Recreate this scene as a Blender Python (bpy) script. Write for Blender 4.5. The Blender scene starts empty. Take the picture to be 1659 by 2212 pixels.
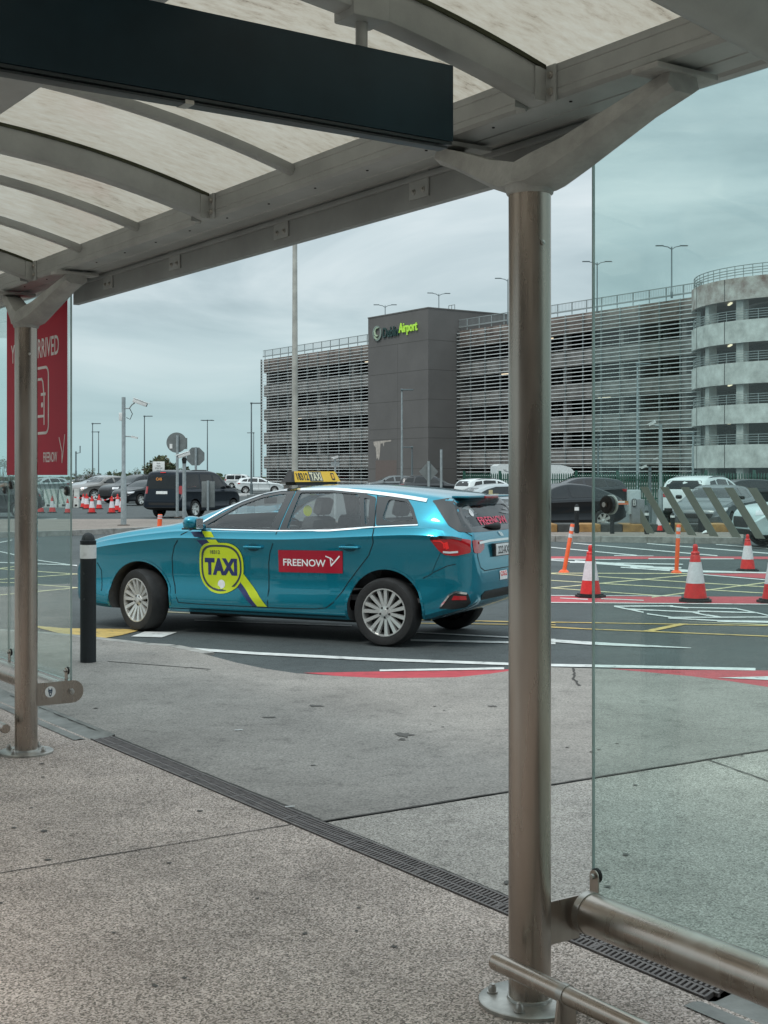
import bpy, bmesh, math, random
from mathutils import Vector, Matrix
from mathutils.bvhtree import BVHTree
random.seed(7)
R = math.radians
scene = bpy.context.scene
C = scene.collection

# ------------------------------------------------------------------ camera, sky, sun, exposure
F, CX, HY, EYE = 2900.0, 829.5, 1028.0, 1.6
cam_d = bpy.data.cameras.new('camera'); cam = bpy.data.objects.new('camera', cam_d); C.objects.link(cam)
scene.camera = cam
cam.location = (0, 0, EYE); cam.rotation_euler = (R(90), 0, 0)
cam_d.sensor_fit = 'VERTICAL'; cam_d.sensor_height = 36.0; cam_d.lens = 36.0*F/2212.0
cam_d.shift_y = -(1106.0-HY)/2212.0
cam_d.clip_start = 0.05; cam_d.clip_end = 3000
scene.view_settings.view_transform = 'Standard'; scene.view_settings.look = 'None'
scene.view_settings.exposure = 0.32; scene.view_settings.gamma = 1.0
scene.render.resolution_x = 768; scene.render.resolution_y = 1024
SUN_EL, SUN_AZ = 52, 215
w = bpy.data.worlds.new('World'); scene.world = w; w.use_nodes = True
nt = w.node_tree; nt.nodes.clear()
def N(nt, t, **k):
    n = nt.nodes.new(t)
    for a, b in k.items():
        if a == 'ins':
            for i, v in b.items(): n.inputs[i].default_value = v
        else: setattr(n, a, b)
    return n
def ramp(nt, stops, fac, interp='LINEAR'):
    n = nt.nodes.new('ShaderNodeValToRGB'); n.color_ramp.interpolation = interp
    el = n.color_ramp.elements
    while len(el) < len(stops): el.new(0.5)
    for e, (p, c) in zip(el, stops):
        e.position = p; e.color = (c, c, c, 1) if isinstance(c, (int, float)) else tuple(c)+(1,)
    nt.links.new(fac, n.inputs[0]); return n.outputs[0]
L = nt.links.new
out = N(nt, 'ShaderNodeOutputWorld'); 
sky = N(nt, 'ShaderNodeTexSky', sky_type='NISHITA', sun_disc=False, sun_elevation=R(SUN_EL), sun_rotation=R(SUN_AZ), dust_density=3.0)
bg1 = N(nt, 'ShaderNodeBackground', ins={1: 0.08}); L(sky.outputs[0], bg1.inputs[0])
tc = N(nt, 'ShaderNodeTexCoord'); sep = N(nt, 'ShaderNodeSeparateXYZ'); L(tc.outputs['Generated'], sep.inputs[0])
ad = N(nt, 'ShaderNodeMath', operation='ADD', ins={1: 0.20}); L(sep.outputs[2], ad.inputs[0])
mx = N(nt, 'ShaderNodeMath', operation='MAXIMUM', ins={1: 0.03}); L(ad.outputs[0], mx.inputs[0])
dx = N(nt, 'ShaderNodeMath', operation='DIVIDE'); L(sep.outputs[0], dx.inputs[0]); L(mx.outputs[0], dx.inputs[1])
dy = N(nt, 'ShaderNodeMath', operation='DIVIDE'); L(sep.outputs[1], dy.inputs[0]); L(mx.outputs[0], dy.inputs[1])
cmb = N(nt, 'ShaderNodeCombineXYZ'); L(dx.outputs[0], cmb.inputs[0]); L(dy.outputs[0], cmb.inputs[1])
n1 = N(nt, 'ShaderNodeTexNoise', ins={'Scale': 1.15, 'Detail': 8.0, 'Roughness': 0.55, 'Distortion': 0.6}); L(cmb.outputs[0], n1.inputs['Vector'])
cl = ramp(nt, [(0.36, (0.33, 0.405, 0.435)), (0.46, (0.43, 0.51, 0.54)), (0.55, (0.53, 0.605, 0.63)), (0.68, (0.68, 0.735, 0.75))], n1.outputs[0])
hz = ramp(nt, [(0.0, 0.0), (0.015, 0.06), (0.13, 0.85), (0.25, 1.0)], sep.outputs[2])
mixc = N(nt, 'ShaderNodeMix', data_type='RGBA'); L(hz, mixc.inputs[0]); mixc.inputs[6].default_value = (0.37, 0.535, 0.56, 1); L(cl, mixc.inputs[7])
st = ramp(nt, [(0.0, 0.345), (0.25, 0.375), (0.5, 0.60), (0.85, 0.9)], sep.outputs[2])
stm = N(nt, 'ShaderNodeMath', operation='MULTIPLY', ins={1: 2.85}); L(st, stm.inputs[0])
bg2 = N(nt, 'ShaderNodeBackground'); L(mixc.outputs[2], bg2.inputs[0]); L(stm.outputs[0], bg2.inputs[1])
msh = N(nt, 'ShaderNodeMixShader', ins={0: 0.90}); L(bg1.outputs[0], msh.inputs[1]); L(bg2.outputs[0], msh.inputs[2]); L(msh.outputs[0], out.inputs[0])
sl = bpy.data.lights.new('sun', 'SUN'); sl.energy = 0.9; sl.angle = R(14); sl.color = (1.0, 0.96, 0.9)
so = bpy.data.objects.new('sun', sl); C.objects.link(so)
_sd = Vector((math.cos(R(SUN_EL))*math.sin(R(SUN_AZ)), math.cos(R(SUN_EL))*math.cos(R(SUN_AZ)), math.sin(R(SUN_EL))))
so.rotation_euler = _sd.to_track_quat('Z', 'Y').to_euler()

# ------------------------------------------------------------------ helpers
def ray(x, y, Y):            # point of the measured view at distance Y
    return Vector(((x-CX)/F*Y, Y, EYE-(y-HY)/F*Y))
def gnd(x, y, z=0.0):        # point of a level surface
    Y = F*(EYE-z)/(y-HY)
    return Vector(((x-CX)/F*Y, Y, z))

MATS = {}
def mat(name, col, rough=0.6, metal=0.0, spec=0.5, coat=0.0, noise=None, bump=None, vec='Object', emit=None, ncol=None):
    """noise=(scale, amount, detail) colour variation; bump=(scale,strength)"""
    if name in MATS: return MATS[name]
    m = bpy.data.materials.new(name); m.use_nodes = True; t = m.node_tree
    b = t.nodes['Principled BSDF']
    b.inputs['Base Color'].default_value = (*col, 1); b.inputs['Roughness'].default_value = rough
    b.inputs['Metallic'].default_value = metal; b.inputs['Specular IOR Level'].default_value = spec
    b.inputs['Coat Weight'].default_value = coat; b.inputs['Coat Roughness'].default_value = 0.04
    if emit: b.inputs['Emission Color'].default_value = (*emit[0], 1); b.inputs['Emission Strength'].default_value = emit[1]
    c = t.nodes.new('ShaderNodeTexCoord')
    if noise is None: noise = (9.0, 0.10, 4.0)
    n = t.nodes.new('ShaderNodeTexNoise'); n.inputs['Scale'].default_value = noise[0]; n.inputs['Detail'].default_value = noise[2]; n.inputs['Roughness'].default_value = 0.62
    t.links.new(c.outputs[vec], n.inputs['Vector'])
    a = noise[1]
    lo = tuple(v*(1-a) for v in col) if ncol is None else ncol
    hi = tuple(min(1, v*(1+a)) for v in col)
    o = ramp(t, [(0.32, lo), (0.68, hi)], n.outputs[0]); t.links.new(o, b.inputs['Base Color'])
    if bump:
        n2 = t.nodes.new('ShaderNodeTexNoise'); n2.inputs['Scale'].default_value = bump[0]; n2.inputs['Detail'].default_value = 5
        t.links.new(c.outputs[vec], n2.inputs['Vector'])
        bp = t.nodes.new('ShaderNodeBump'); bp.inputs['Strength'].default_value = bump[1]; bp.inputs['Distance'].default_value = 0.01
        t.links.new(n2.outputs[0], bp.inputs['Height']); t.links.new(bp.outputs[0], b.inputs['Normal'])
    MATS[name] = m; return m

def facing(t, f0):
    """reflectance by angle that works from both sides of a sheet"""
    lw = N(t, 'ShaderNodeLayerWeight', ins={0: 0.5}); p = N(t, 'ShaderNodeMath', operation='POWER', ins={1: 5.0}); t.links.new(lw.outputs['Facing'], p.inputs[0])
    m = N(t, 'ShaderNodeMath', operation='MULTIPLY_ADD', ins={1: 1-f0, 2: f0}); t.links.new(p.outputs[0], m.inputs[0]); return m.outputs[0]
def glass_mat(name, tint, rough=0.0, ior=1.45, refl=1.0, dirt=0.0):
    m = bpy.data.materials.new(name); m.use_nodes = True; t = m.node_tree; t.nodes.clear()
    o = N(t, 'ShaderNodeOutputMaterial'); tr = N(t, 'ShaderNodeBsdfTransparent'); tr.inputs[0].default_value = (*tint, 1)
    g = N(t, 'ShaderNodeBsdfGlossy'); g.inputs['Roughness'].default_value = rough; g.inputs[0].default_value = (refl, refl, refl, 1)
    f0 = ((ior-1)/(ior+1))**2; fr_o = facing(t, f0); mxs = N(t, 'ShaderNodeMixShader')
    t.links.new(fr_o, mxs.inputs[0]); t.links.new(tr.outputs[0], mxs.inputs[1]); t.links.new(g.outputs[0], mxs.inputs[2])
    if dirt:
        c = N(t, 'ShaderNodeTexCoord'); n = N(t, 'ShaderNodeTexNoise', ins={'Scale': 3.0, 'Detail': 6.0}); t.links.new(c.outputs['Object'], n.inputs['Vector'])
        d = N(t, 'ShaderNodeBsdfDiffuse'); d.inputs[0].default_value = (0.55, 0.62, 0.6, 1)
        f = ramp(t, [(0.4, dirt*0.5), (0.8, dirt)], n.outputs[0]); m2 = N(t, 'ShaderNodeMixShader')
        t.links.new(f, m2.inputs[0]); t.links.new(mxs.outputs[0], m2.inputs[1]); t.links.new(d.outputs[0], m2.inputs[2]); t.links.new(m2.outputs[0], o.inputs[0])
    else: t.links.new(mxs.outputs[0], o.inputs[0])
    MATS[name] = m; return m

class MB:
    """collects shapes into one mesh"""
    def __init__(s): s.v = []; s.f = []; s.m = []
    def add(s, vs, fs, mi=0, M=None):
        o = len(s.v)
        s.v += [tuple(M @ Vector(p)) if M else tuple(p) for p in vs]
        s.f += [tuple(i+o for i in f) for f in fs]; s.m += [mi]*len(fs); return s
    def box(s, c, d, mi=0, M=None, rz=0, bev=0.0):
        x, y, z = d[0]/2, d[1]/2, d[2]/2
        bm = bmesh.new(); bmesh.ops.create_cube(bm, size=1)
        bmesh.ops.scale(bm, vec=(d[0], d[1], d[2]), verts=bm.verts)
        if bev: bmesh.ops.bevel(bm, geom=bm.edges[:], offset=min(bev, min(d)*0.45), segments=2, affect='EDGES', profile=0.6)
        if rz: bmesh.ops.rotate(bm, matrix=Matrix.Rotation(rz, 3, 'Z'), verts=bm.verts)
        bm.verts.index_update()
        T = Matrix.Translation(c); T = M @ T if M else T
        s.add([v.co[:] for v in bm.verts], [[v.index for v in f.verts] for f in bm.faces], mi, T); bm.free(); return s
    def boxz(s, x0, x1, y0, y1, z0, z1, mi=0, bev=0):
        return s.box(((x0+x1)/2, (y0+y1)/2, (z0+z1)/2), (abs(x1-x0), abs(y1-y0), abs(z1-z0)), mi, bev=bev)
    def tube(s, pts, r, n=12, mi=0, cap=True, M=None):
        pts = [Vector(p) for p in pts]; rr = r if isinstance(r, (list, tuple)) else [r]*len(pts)
        vs = []; fs = []; up = None
        for i, p in enumerate(pts):
            d = (pts[min(i+1, len(pts)-1)]-pts[max(i-1, 0)]).normalized()
            if up is None: up = Vector((0, 0, 1)) if abs(d.z) < 0.9 else Vector((1, 0, 0))
            a = d.cross(up).normalized(); b = a.cross(d).normalized(); up = b
            for k in range(n):
                t = 2*math.pi*k/n; vs.append(p+(a*math.cos(t)+b*math.sin(t))*rr[i])
        for i in range(len(pts)-1):
            for k in range(n): fs.append((i*n+k, i*n+(k+1) % n, (i+1)*n+(k+1) % n, (i+1)*n+k))
        if cap: fs.append(tuple(range(n))); fs.append(tuple((len(pts)-1)*n+k for k in reversed(range(n))))
        return s.add(vs, fs, mi, M)
    def lathe(s, prof, n=24, mi=0, M=None, close=False, cap=True):   # prof [(r,z)]
        vs = []; fs = []
        for r, z in prof:
            for k in range(n):
                t = 2*math.pi*k/n; vs.append((r*math.cos(t), r*math.sin(t), z))
        m = len(prof)
        for i in range(m-1 if not close else m):
            j = (i+1) % m
            for k in range(n): fs.append((i*n+k, i*n+(k+1) % n, j*n+(k+1) % n, j*n+k))
        if not close and cap:
            if prof[0][0] > 1e-5: fs.append(tuple(reversed(range(n))))
            if prof[-1][0] > 1e-5: fs.append(tuple((m-1)*n+k for k in range(n)))
        return s.add(vs, fs, mi, M)
    def prism(s, poly, h0, h1, mi=0, M=None):   # polygon in XY extruded h0..h1
        n = len(poly); vs = [(x, y, h0) for x, y in poly]+[(x, y, h1) for x, y in poly]
        fs = [tuple(reversed(range(n))), tuple(range(n, 2*n))]+[(i, (i+1) % n, (i+1) % n+n, i+n) for i in range(n)]
        return s.add(vs, fs, mi, M)
    def mesh(s, name, mats, smooth=None):
        me = bpy.data.meshes.new(name); me.from_pydata(s.v, [], s.f); me.validate()
        bm = bmesh.new(); bm.from_mesh(me); bmesh.ops.recalc_face_normals(bm, faces=bm.faces)
        if len(bm.faces) == len(s.m):
            for f, i in zip(bm.faces, s.m): f.material_index = i
        bm.to_mesh(me); bm.free()
        for m in (mats if isinstance(mats, (list, tuple)) else [mats]): me.materials.append(m)
        if smooth is not None:
            me.shade_smooth(); me.set_sharp_from_angle(angle=R(smooth))
        return me
    def build(s, name, mats, parent=None, smooth=38, loc=None, rot=None):
        o = bpy.data.objects.new(name, s.mesh(name, mats, smooth)); C.objects.link(o)
        if parent: o.parent = parent
        if loc: o.location = loc
        if rot: o.rotation_euler = rot
        return o

def addobj(name, me, parent=None):
    o = bpy.data.objects.new(name, me); C.objects.link(o)
    if parent: o.parent = parent
    return o
def tag(o, label=None, cat=None, group=None, kind=None):
    if label: o['label'] = label
    if cat: o['category'] = cat
    if group: o['group'] = group
    if kind: o['kind'] = kind
    return o
def empty(name, loc, rz=0.0, label=None, cat=None, group=None, scale=1.0):
    o = bpy.data.objects.new(name, None); C.objects.link(o); o.location = loc; o.rotation_euler = (0, 0, rz)
    o.scale = (scale,)*3; o.empty_display_size = 0.2
    return tag(o, label, cat, group)
def kids(o): return [x for x in bpy.data.objects if x.parent is o]
CH = {}
def copy_tree(o, parent=None):
    c = o.copy(); C.objects.link(c); c.parent = parent
    for ch in kids(o): copy_tree(ch, c)
    return c

def text_mesh(txt, width=None, height=None, bold=0.0, extrude=0.0, space=1.0):
    """centred 2-D lettering in XY; returns (verts, faces)"""
    cu = bpy.data.curves.new('t', 'FONT'); cu.body = txt; cu.size = 1; cu.offset = bold; cu.extrude = extrude
    cu.align_x = 'LEFT'; cu.resolution_u = 3; cu.space_character = space
    ob = bpy.data.objects.new('t', cu); C.objects.link(ob)
    dg = bpy.context.evaluated_depsgraph_get(); me = bpy.data.meshes.new_from_object(ob.evaluated_get(dg))
    bpy.data.objects.remove(ob); bpy.data.curves.remove(cu)
    vs = [v.co.copy() for v in me.vertices]; fs = [tuple(p.vertices) for p in me.polygons]; bpy.data.meshes.remove(me)
    x0 = min(v.x for v in vs); x1 = max(v.x for v in vs); y0 = min(v.y for v in vs); y1 = max(v.y for v in vs)
    sx = width/(x1-x0) if width else None; sy = height/(y1-y0) if height else None
    sx = sx or sy; sy = sy or sx
    return [Vector(((v.x-(x0+x1)/2)*sx, (v.y-(y0+y1)/2)*sy, v.z)) for v in vs], fs

# ------------------------------------------------------------------ materials
def stone_mat(name, stops, s1, s2, bump, big, rough=0.85, streak=None):
    m = bpy.data.materials.new(name); m.use_nodes = True; t = m.node_tree; b = t.nodes['Principled BSDF']
    b.inputs['Roughness'].default_value = rough; b.inputs['Specular IOR Level'].default_value = 0.25
    c = N(t, 'ShaderNodeTexCoord')
    a = N(t, 'ShaderNodeTexNoise', ins={'Scale': s1, 'Detail': 3.0, 'Roughness': 0.75}); t.links.new(c.outputs['Object'], a.inputs['Vector'])
    v = N(t, 'ShaderNodeTexVoronoi', ins={'Scale': s2}); t.links.new(c.outputs['Object'], v.inputs['Vector'])
    mx_ = N(t, 'ShaderNodeMix', data_type='RGBA', ins={0: 0.42}); t.links.new(a.outputs[0], mx_.inputs[6]); t.links.new(v.outputs['Color'], mx_.inputs[7])
    r = ramp(t, stops, mx_.outputs[2])
    g = N(t, 'ShaderNodeTexNoise', ins={'Scale': big[0], 'Detail': 5.0, 'Roughness': 0.6}); t.links.new(c.outputs['Object'], g.inputs['Vector'])
    gr = ramp(t, [(0.3, 1-big[1]), (0.7, 1+big[1]*0.4)], g.outputs[0])
    mu = N(t, 'ShaderNodeMix', data_type='RGBA', blend_type='MULTIPLY', ins={0: 1.0}); t.links.new(r, mu.inputs[6]); t.links.new(gr, mu.inputs[7])
    sn = N(t, 'ShaderNodeTexNoise', ins={'Scale': 5.5, 'Detail': 7.0, 'Roughness': 0.7, 'Distortion': 0.4}); t.links.new(c.outputs['Object'], sn.inputs['Vector'])
    sr = ramp(t, [(0.33, 0.70), (0.42, 0.93), (0.55, 1.0), (0.72, 1.08)], sn.outputs[0])
    m3 = N(t, 'ShaderNodeMix', data_type='RGBA', blend_type='MULTIPLY', ins={0: 1.0}); t.links.new(mu.outputs[2], m3.inputs[6]); t.links.new(sr, m3.inputs[7])
    t.links.new(m3.outputs[2], b.inputs['Base Color'])
    bp = N(t, 'ShaderNodeBump', ins={'Strength': bump, 'Distance': 0.01}); t.links.new(mx_.outputs[2], bp.inputs['Height']); t.links.new(bp.outputs[0], b.inputs['Normal'])
    MATS[name] = m; return m
M_near = stone_mat('brown aggregate paving', [(0.25, (0.07, 0.058, 0.05)), (0.40, (0.23, 0.195, 0.165)), (0.52, (0.50, 0.41, 0.36)), (0.68, (0.79, 0.68, 0.615))], 130, 165, 0.5, (1.6, 0.22))
M_mid = stone_mat('pale aggregate paving', [(0.25, (0.10, 0.095, 0.085)), (0.42, (0.285, 0.26, 0.235)), (0.56, (0.44, 0.405, 0.365)), (0.78, (0.62, 0.575, 0.53))], 120, 150, 0.45, (1.8, 0.16))
M_far = stone_mat('smooth grey paving', [(0.25, (0.14, 0.135, 0.125)), (0.45, (0.265, 0.244, 0.222)), (0.6, (0.325, 0.30, 0.275)), (0.8, (0.40, 0.37, 0.34))], 60, 110, 0.25, (0.9, 0.22))
M_asph = stone_mat('asphalt', [(0.25, (0.045, 0.052, 0.053)), (0.5, (0.078, 0.090, 0.091)), (0.7, (0.108, 0.121, 0.122)), (0.95, (0.2, 0.21, 0.21))], 60, 130, 0.3, (0.45, 0.30), rough=0.8)
M_isl = stone_mat('island paving', [(0.25, (0.15, 0.128, 0.11)), (0.5, (0.24, 0.205, 0.18)), (0.8, (0.33, 0.285, 0.25))], 20, 60, 0.2, (0.5, 0.2))
M_kerb = mat('kerb concrete', (0.30, 0.29, 0.27), 0.85, noise=(6, 0.3, 6), bump=(60, 0.3))
M_conc = mat('weathered concrete', (0.34, 0.345, 0.33), 0.85, noise=(4, 0.25, 7), bump=(70, 0.25))
def wear_mat(name, col, base, th=0.40, scale=9):
    m = bpy.data.materials.new(name); m.use_nodes = True; t = m.node_tree; b = t.nodes['Principled BSDF']; b.inputs['Roughness'].default_value = 0.7
    c = N(t, 'ShaderNodeTexCoord'); a = N(t, 'ShaderNodeTexNoise', ins={'Scale': scale, 'Detail': 9.0, 'Roughness': 0.72}); t.links.new(c.outputs['Object'], a.inputs['Vector'])
    o = ramp(t, [(th-0.06, base), (th, tuple(v*0.75 for v in col)), (th+0.2, col)], a.outputs[0]); t.links.new(o, b.inputs['Base Color'])
    MATS[name] = m; return m
M_white = wear_mat('white road paint', (0.66, 0.67, 0.65), (0.15, 0.16, 0.16))
M_yel = wear_mat('yellow road paint', (0.62, 0.43, 0.13), (0.16, 0.14, 0.09), 0.43)
M_pyel = wear_mat('pale yellow road paint', (0.62, 0.56, 0.33), (0.16, 0.15, 0.11), 0.42)
M_red = wear_mat('red road surfacing', (0.46, 0.05, 0.065), (0.12, 0.06, 0.06), 0.36)
def steel_mat():
    m = bpy.data.materials.new('brushed steel'); m.use_nodes = True; t = m.node_tree; b = t.nodes['Principled BSDF']
    b.inputs['Metallic'].default_value = 0.92
    c = N(t, 'ShaderNodeTexCoord'); mp = N(t, 'ShaderNodeMapping'); mp.inputs['Scale'].default_value = (2.2, 2.2, 0.35); t.links.new(c.outputs['Object'], mp.inputs[0])
    a = N(t, 'ShaderNodeTexNoise', ins={'Scale': 5.0, 'Detail': 5.0, 'Roughness': 0.5}); t.links.new(mp.outputs[0], a.inputs['Vector'])
    t.links.new(ramp(t, [(0.3, (0.33, 0.275, 0.235)), (0.5, (0.40, 0.345, 0.30)), (0.7, (0.47, 0.42, 0.375))], a.outputs[0]), b.inputs['Base Color'])
    t.links.new(ramp(t, [(0.3, 0.20), (0.7, 0.36)], a.outputs[0]), b.inputs['Roughness'])
    h = N(t, 'ShaderNodeTexNoise', ins={'Scale': 300.0}); t.links.new(c.outputs['Object'], h.inputs['Vector'])
    bp = N(t, 'ShaderNodeBump', ins={'Strength': 0.02, 'Distance': 0.001}); t.links.new(h.outputs[0], bp.inputs['Height']); t.links.new(bp.outputs[0], b.inputs['Normal'])
    MATS['steel'] = m; return m
M_steel = steel_mat()
M_frame = mat('grey powder coated metal', (0.33, 0.345, 0.335), 0.42, 0.15, noise=(3.5, 0.16, 7), bump=(120, 0.06))
M_gut = mat('dirty gutter concrete', (0.22, 0.22, 0.205), 0.85, noise=(4, 0.35, 7), bump=(70, 0.25))
M_galv = mat('galvanised metal', (0.30, 0.34, 0.35), 0.5, 0.35, noise=(7, 0.2, 6))
M_lampm = mat('dull lamp metal', (0.14, 0.17, 0.18), 0.5, 0.4)
M_bolt = mat('bolt steel', (0.42, 0.40, 0.37), 0.35, 0.85)
M_darkm = mat('dark sign board', (0.010, 0.026, 0.035), 0.5, spec=0.25, noise=(2, 0.3, 4))
M_darkt = mat('dark sign trim', (0.022, 0.03, 0.033), 0.4)
M_black = mat('black rubber', (0.014, 0.014, 0.014), 0.65)
M_blackp = mat('black glossy trim', (0.012, 0.013, 0.014), 0.18, coat=0.6)
M_tyre = mat('tyre rubber', (0.018, 0.018, 0.018), 0.78, noise=(14, 0.3, 5), bump=(90, 0.2))
M_rim = mat('silver alloy', (0.72, 0.72, 0.70), 0.3, 0.7, noise=(3, 0.05, 2))
M_chrome = mat('chrome trim', (0.78, 0.79, 0.79), 0.12, 0.95, noise=(3, 0.03, 2))
M_redp = mat('red plastic', (0.62, 0.022, 0.02), 0.45, noise=(12, 0.22, 5))
M_orange = mat('orange plastic', (0.85, 0.12, 0.03), 0.45, noise=(12, 0.1, 5))
M_refl = mat('white reflective sleeve', (0.66, 0.62, 0.64), 0.5, noise=(16, 0.12, 5))

M_whitep = mat('white painted plastic', (0.68, 0.69, 0.68), 0.45, noise=(8, 0.12, 5))
M_bollard = wear_mat('black bollard paint', (0.012, 0.016, 0.018), (0.22, 0.22, 0.21), 0.375, 22)
M_band = wear_mat('white bollard band', (0.62, 0.62, 0.6), (0.03, 0.03, 0.03), 0.30, 16)
M_green = mat('green palisade', (0.012, 0.075, 0.05), 0.5)
M_tail = mat('tail lamp red', (0.35, 0.006, 0.01), 0.12, coat=1.0)
M_tail2 = mat('tail lamp bright red', (0.85, 0.02, 0.02), 0.15, coat=1.0)
M_lens = mat('clear lamp lens', (0.62, 0.64, 0.66), 0.12, coat=1.0)
M_int = mat('dark interior', (0.075, 0.076, 0.078), 0.8)
M_seat = mat('seat fabric', (0.065, 0.067, 0.07), 0.85, noise=(30, 0.25, 4))
M_plate = mat('number plate white', (0.72, 0.73, 0.72), 0.4)
M_ink = mat('black ink', (0.012, 0.012, 0.012), 0.5)
M_glass = glass_mat('shelter glass', (0.88, 0.957, 0.94), dirt=0.02)
M_gedge = mat('glass edge', (0.30, 0.38, 0.36), 0.15)
M_cglass = glass_mat('car glass', (0.88, 0.91, 0.90), refl=1.0, ior=1.75)
M_dglass = mat('dark car glass', (0.008, 0.011, 0.013), 0.05, spec=0.45)
def roof_mat():
    m = bpy.data.materials.new('dirty translucent roof sheet'); m.use_nodes = True; t = m.node_tree; t.nodes.clear()
    o = N(t, 'ShaderNodeOutputMaterial'); tl = N(t, 'ShaderNodeBsdfTranslucent'); df = N(t, 'ShaderNodeBsdfDiffuse'); gl = N(t, 'ShaderNodeBsdfGlossy', ins={'Roughness': 0.12})
    c = N(t, 'ShaderNodeTexCoord')
    mp = N(t, 'ShaderNodeMapping'); mp.inputs['Scale'].default_value = (2.4, 5.5, 2.4); t.links.new(c.outputs['Object'], mp.inputs[0])
    a = N(t, 'ShaderNodeTexNoise', ins={'Scale': 5.0, 'Detail': 10.0, 'Roughness': 0.7}); t.links.new(mp.outputs[0], a.inputs['Vector'])
    b = N(t, 'ShaderNodeTexNoise', ins={'Scale': 0.9, 'Detail': 5.0, 'Roughness': 0.5}); t.links.new(c.outputs['Object'], b.inputs['Vector'])
    ml = N(t, 'ShaderNodeMath', operation='MULTIPLY_ADD', ins={1: 0.62, 2: 0.0}); t.links.new(a.outputs[0], ml.inputs[0])
    ma = N(t, 'ShaderNodeMath', operation='MULTIPLY_ADD', ins={1: 0.38}); t.links.new(b.outputs[0], ma.inputs[0]); t.links.new(ml.outputs[0], ma.inputs[2])
    cr = ramp(t, [(0.35, (0.19, 0.15, 0.115)), (0.395, (0.35, 0.30, 0.24)), (0.47, (0.42, 0.37, 0.305)), (0.62, (0.475, 0.435, 0.375))], ma.outputs[0])
    t.links.new(cr, tl.inputs[0]); t.links.new(cr, df.inputs[0])
    m1 = N(t, 'ShaderNodeMixShader', ins={0: 0.18}); t.links.new(tl.outputs[0], m1.inputs[1]); t.links.new(df.outputs[0], m1.inputs[2])
    m2 = N(t, 'ShaderNodeMixShader'); t.links.new(facing(t, 0.02), m2.inputs[0]); t.links.new(m1.outputs[0], m2.inputs[1]); t.links.new(gl.outputs[0], m2.inputs[2])
    t.links.new(m2.outputs[0], o.inputs[0]); return m
M_roof = roof_mat()
# ------------------------------------------------------------------ ground, road, pavements
UA = math.atan2(0.564, 0.826)
U = Vector((-math.sin(UA), math.cos(UA), 0)); NN = Vector((math.cos(UA), math.sin(UA), 0))
P1 = Vector((0.443, 4.081, 0)); BAY = 4.453
SH = Matrix.Translation(P1) @ Matrix.Rotation(UA, 4, 'Z')     # shelter frame: x = outward, y = along
def sd(d, s, z=0): return SH @ Vector((d, s, z))
ROADZ = -0.02
def sheet(name, poly, z, m, label=None):
    bm = bmesh.new(); vs = [bm.verts.new((p[0], p[1], z)) for p in poly]
    es = [bm.edges.new((vs[i], vs[(i+1) % len(vs)])) for i in range(len(vs))]
    bmesh.ops.triangle_fill(bm, use_beauty=True, edges=es)
    for f in bm.faces:
        if f.normal.z < 0: f.normal_flip()
    me = bpy.data.meshes.new(name); bm.to_mesh(me); bm.free(); me.materials.append(m)
    o = addobj(name, me); o['kind'] = 'structure'
    if label: o['label'] = label
    return o
g = MB(); g.add([(-1500, -60, 0), (1500, -60, 0), (1500, 2500, 0), (-1500, 2500, 0)], [(0, 1, 2, 3)])
o = g.build('ground', M_asph, smooth=None, loc=(0, 0, ROADZ)); o['kind'] = 'structure'
# pavement outer slab boundary from the road edge
edge_px = [(-200, 1352), (60, 1366), (157, 1375), (210, 1381), (304, 1392), (363, 1396), (438, 1412), (513, 1432), (576, 1445), (638, 1454), (740, 1461), (829, 1465), (985, 1463), (1060, 1455), (1100, 1449), (1188, 1441), (1319, 1445), (1411, 1453), (1496, 1461), (1581, 1472), (1659, 1484), (1900, 1512), (2300, 1570)]
edge = [gnd(x, y) for x, y in edge_px]
d0, d1 = 0.455, 0.60
jl = sd(d1, 2.17)
far_left = sd(d1, 14); 
# slab further along (s > 2.17): smooth grey
def inner(s): return sd(d1, s)
jn = gnd(1659, 1620); 
jdir = (jn-jl).normalized(); jend = jl+jdir*16
# split edge at the joint direction: everything left of the joint line is the smooth slab
far_e = [e for e in edge if (e-jl).cross(jdir).z < 0.0]; cut = [e for e in edge if (e-jl).cross(jdir).z >= 0.0]
ca, cb = (far_e[-1]-jl).cross(jdir).z, (cut[0]-jl).cross(jdir).z
jx = far_e[-1].lerp(cut[0], ca/(ca-cb)); jend = jx
poly_far = [inner(2.175), inner(11.5)]+far_e+[jx]
sheet('paving_slab_outer', poly_far, 0.0, M_far, 'smooth grey paving beyond the drain running to the road edge')
side = [inner(2.155), jend]+cut+[sd(14, -12), inner(-12)]
sheet('paving_slab_right', side, -0.002, M_mid, 'pale speckled paving slab right of the joint')
sheet('paving_slab_inner', [sd(d0, -14), sd(d0, 16), sd(-9, 16), sd(-9, -14)], 0.0, M_near, 'brown speckled paving under the shelter')
# joints
j = MB()
def line_on(mb, a, b, wd, z, mi=0, n=14, wob=0.004):
    a = Vector(a); b = Vector(b); dr = (b-a).normalized(); nr = Vector((-dr.y, dr.x, 0)); vs = []
    for i in range(n+1):
        p = a.lerp(b, i/n)+nr*random.uniform(-wob, wob); ww = wd*random.uniform(0.7, 1.3)/2
        vs += [(p.x+nr.x*ww, p.y+nr.y*ww, z), (p.x-nr.x*ww, p.y-nr.y*ww, z)]
    mb.add(vs, [(2*i, 2*i+1, 2*i+3, 2*i+2) for i in range(n)], mi)
line_on(j, jl, jend, 0.020, 0.003, n=60)
line_on(j, sd(0.45, 2.2), sd(-9, 2.28), 0.009, 0.003, n=60)
line_on(j, gnd(1525, 1640), gnd(1700, 1702), 0.010, 0.003)
line_on(j, gnd(232, 1429), gnd(455, 1446), 0.02, 0.003, n=30)
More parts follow.
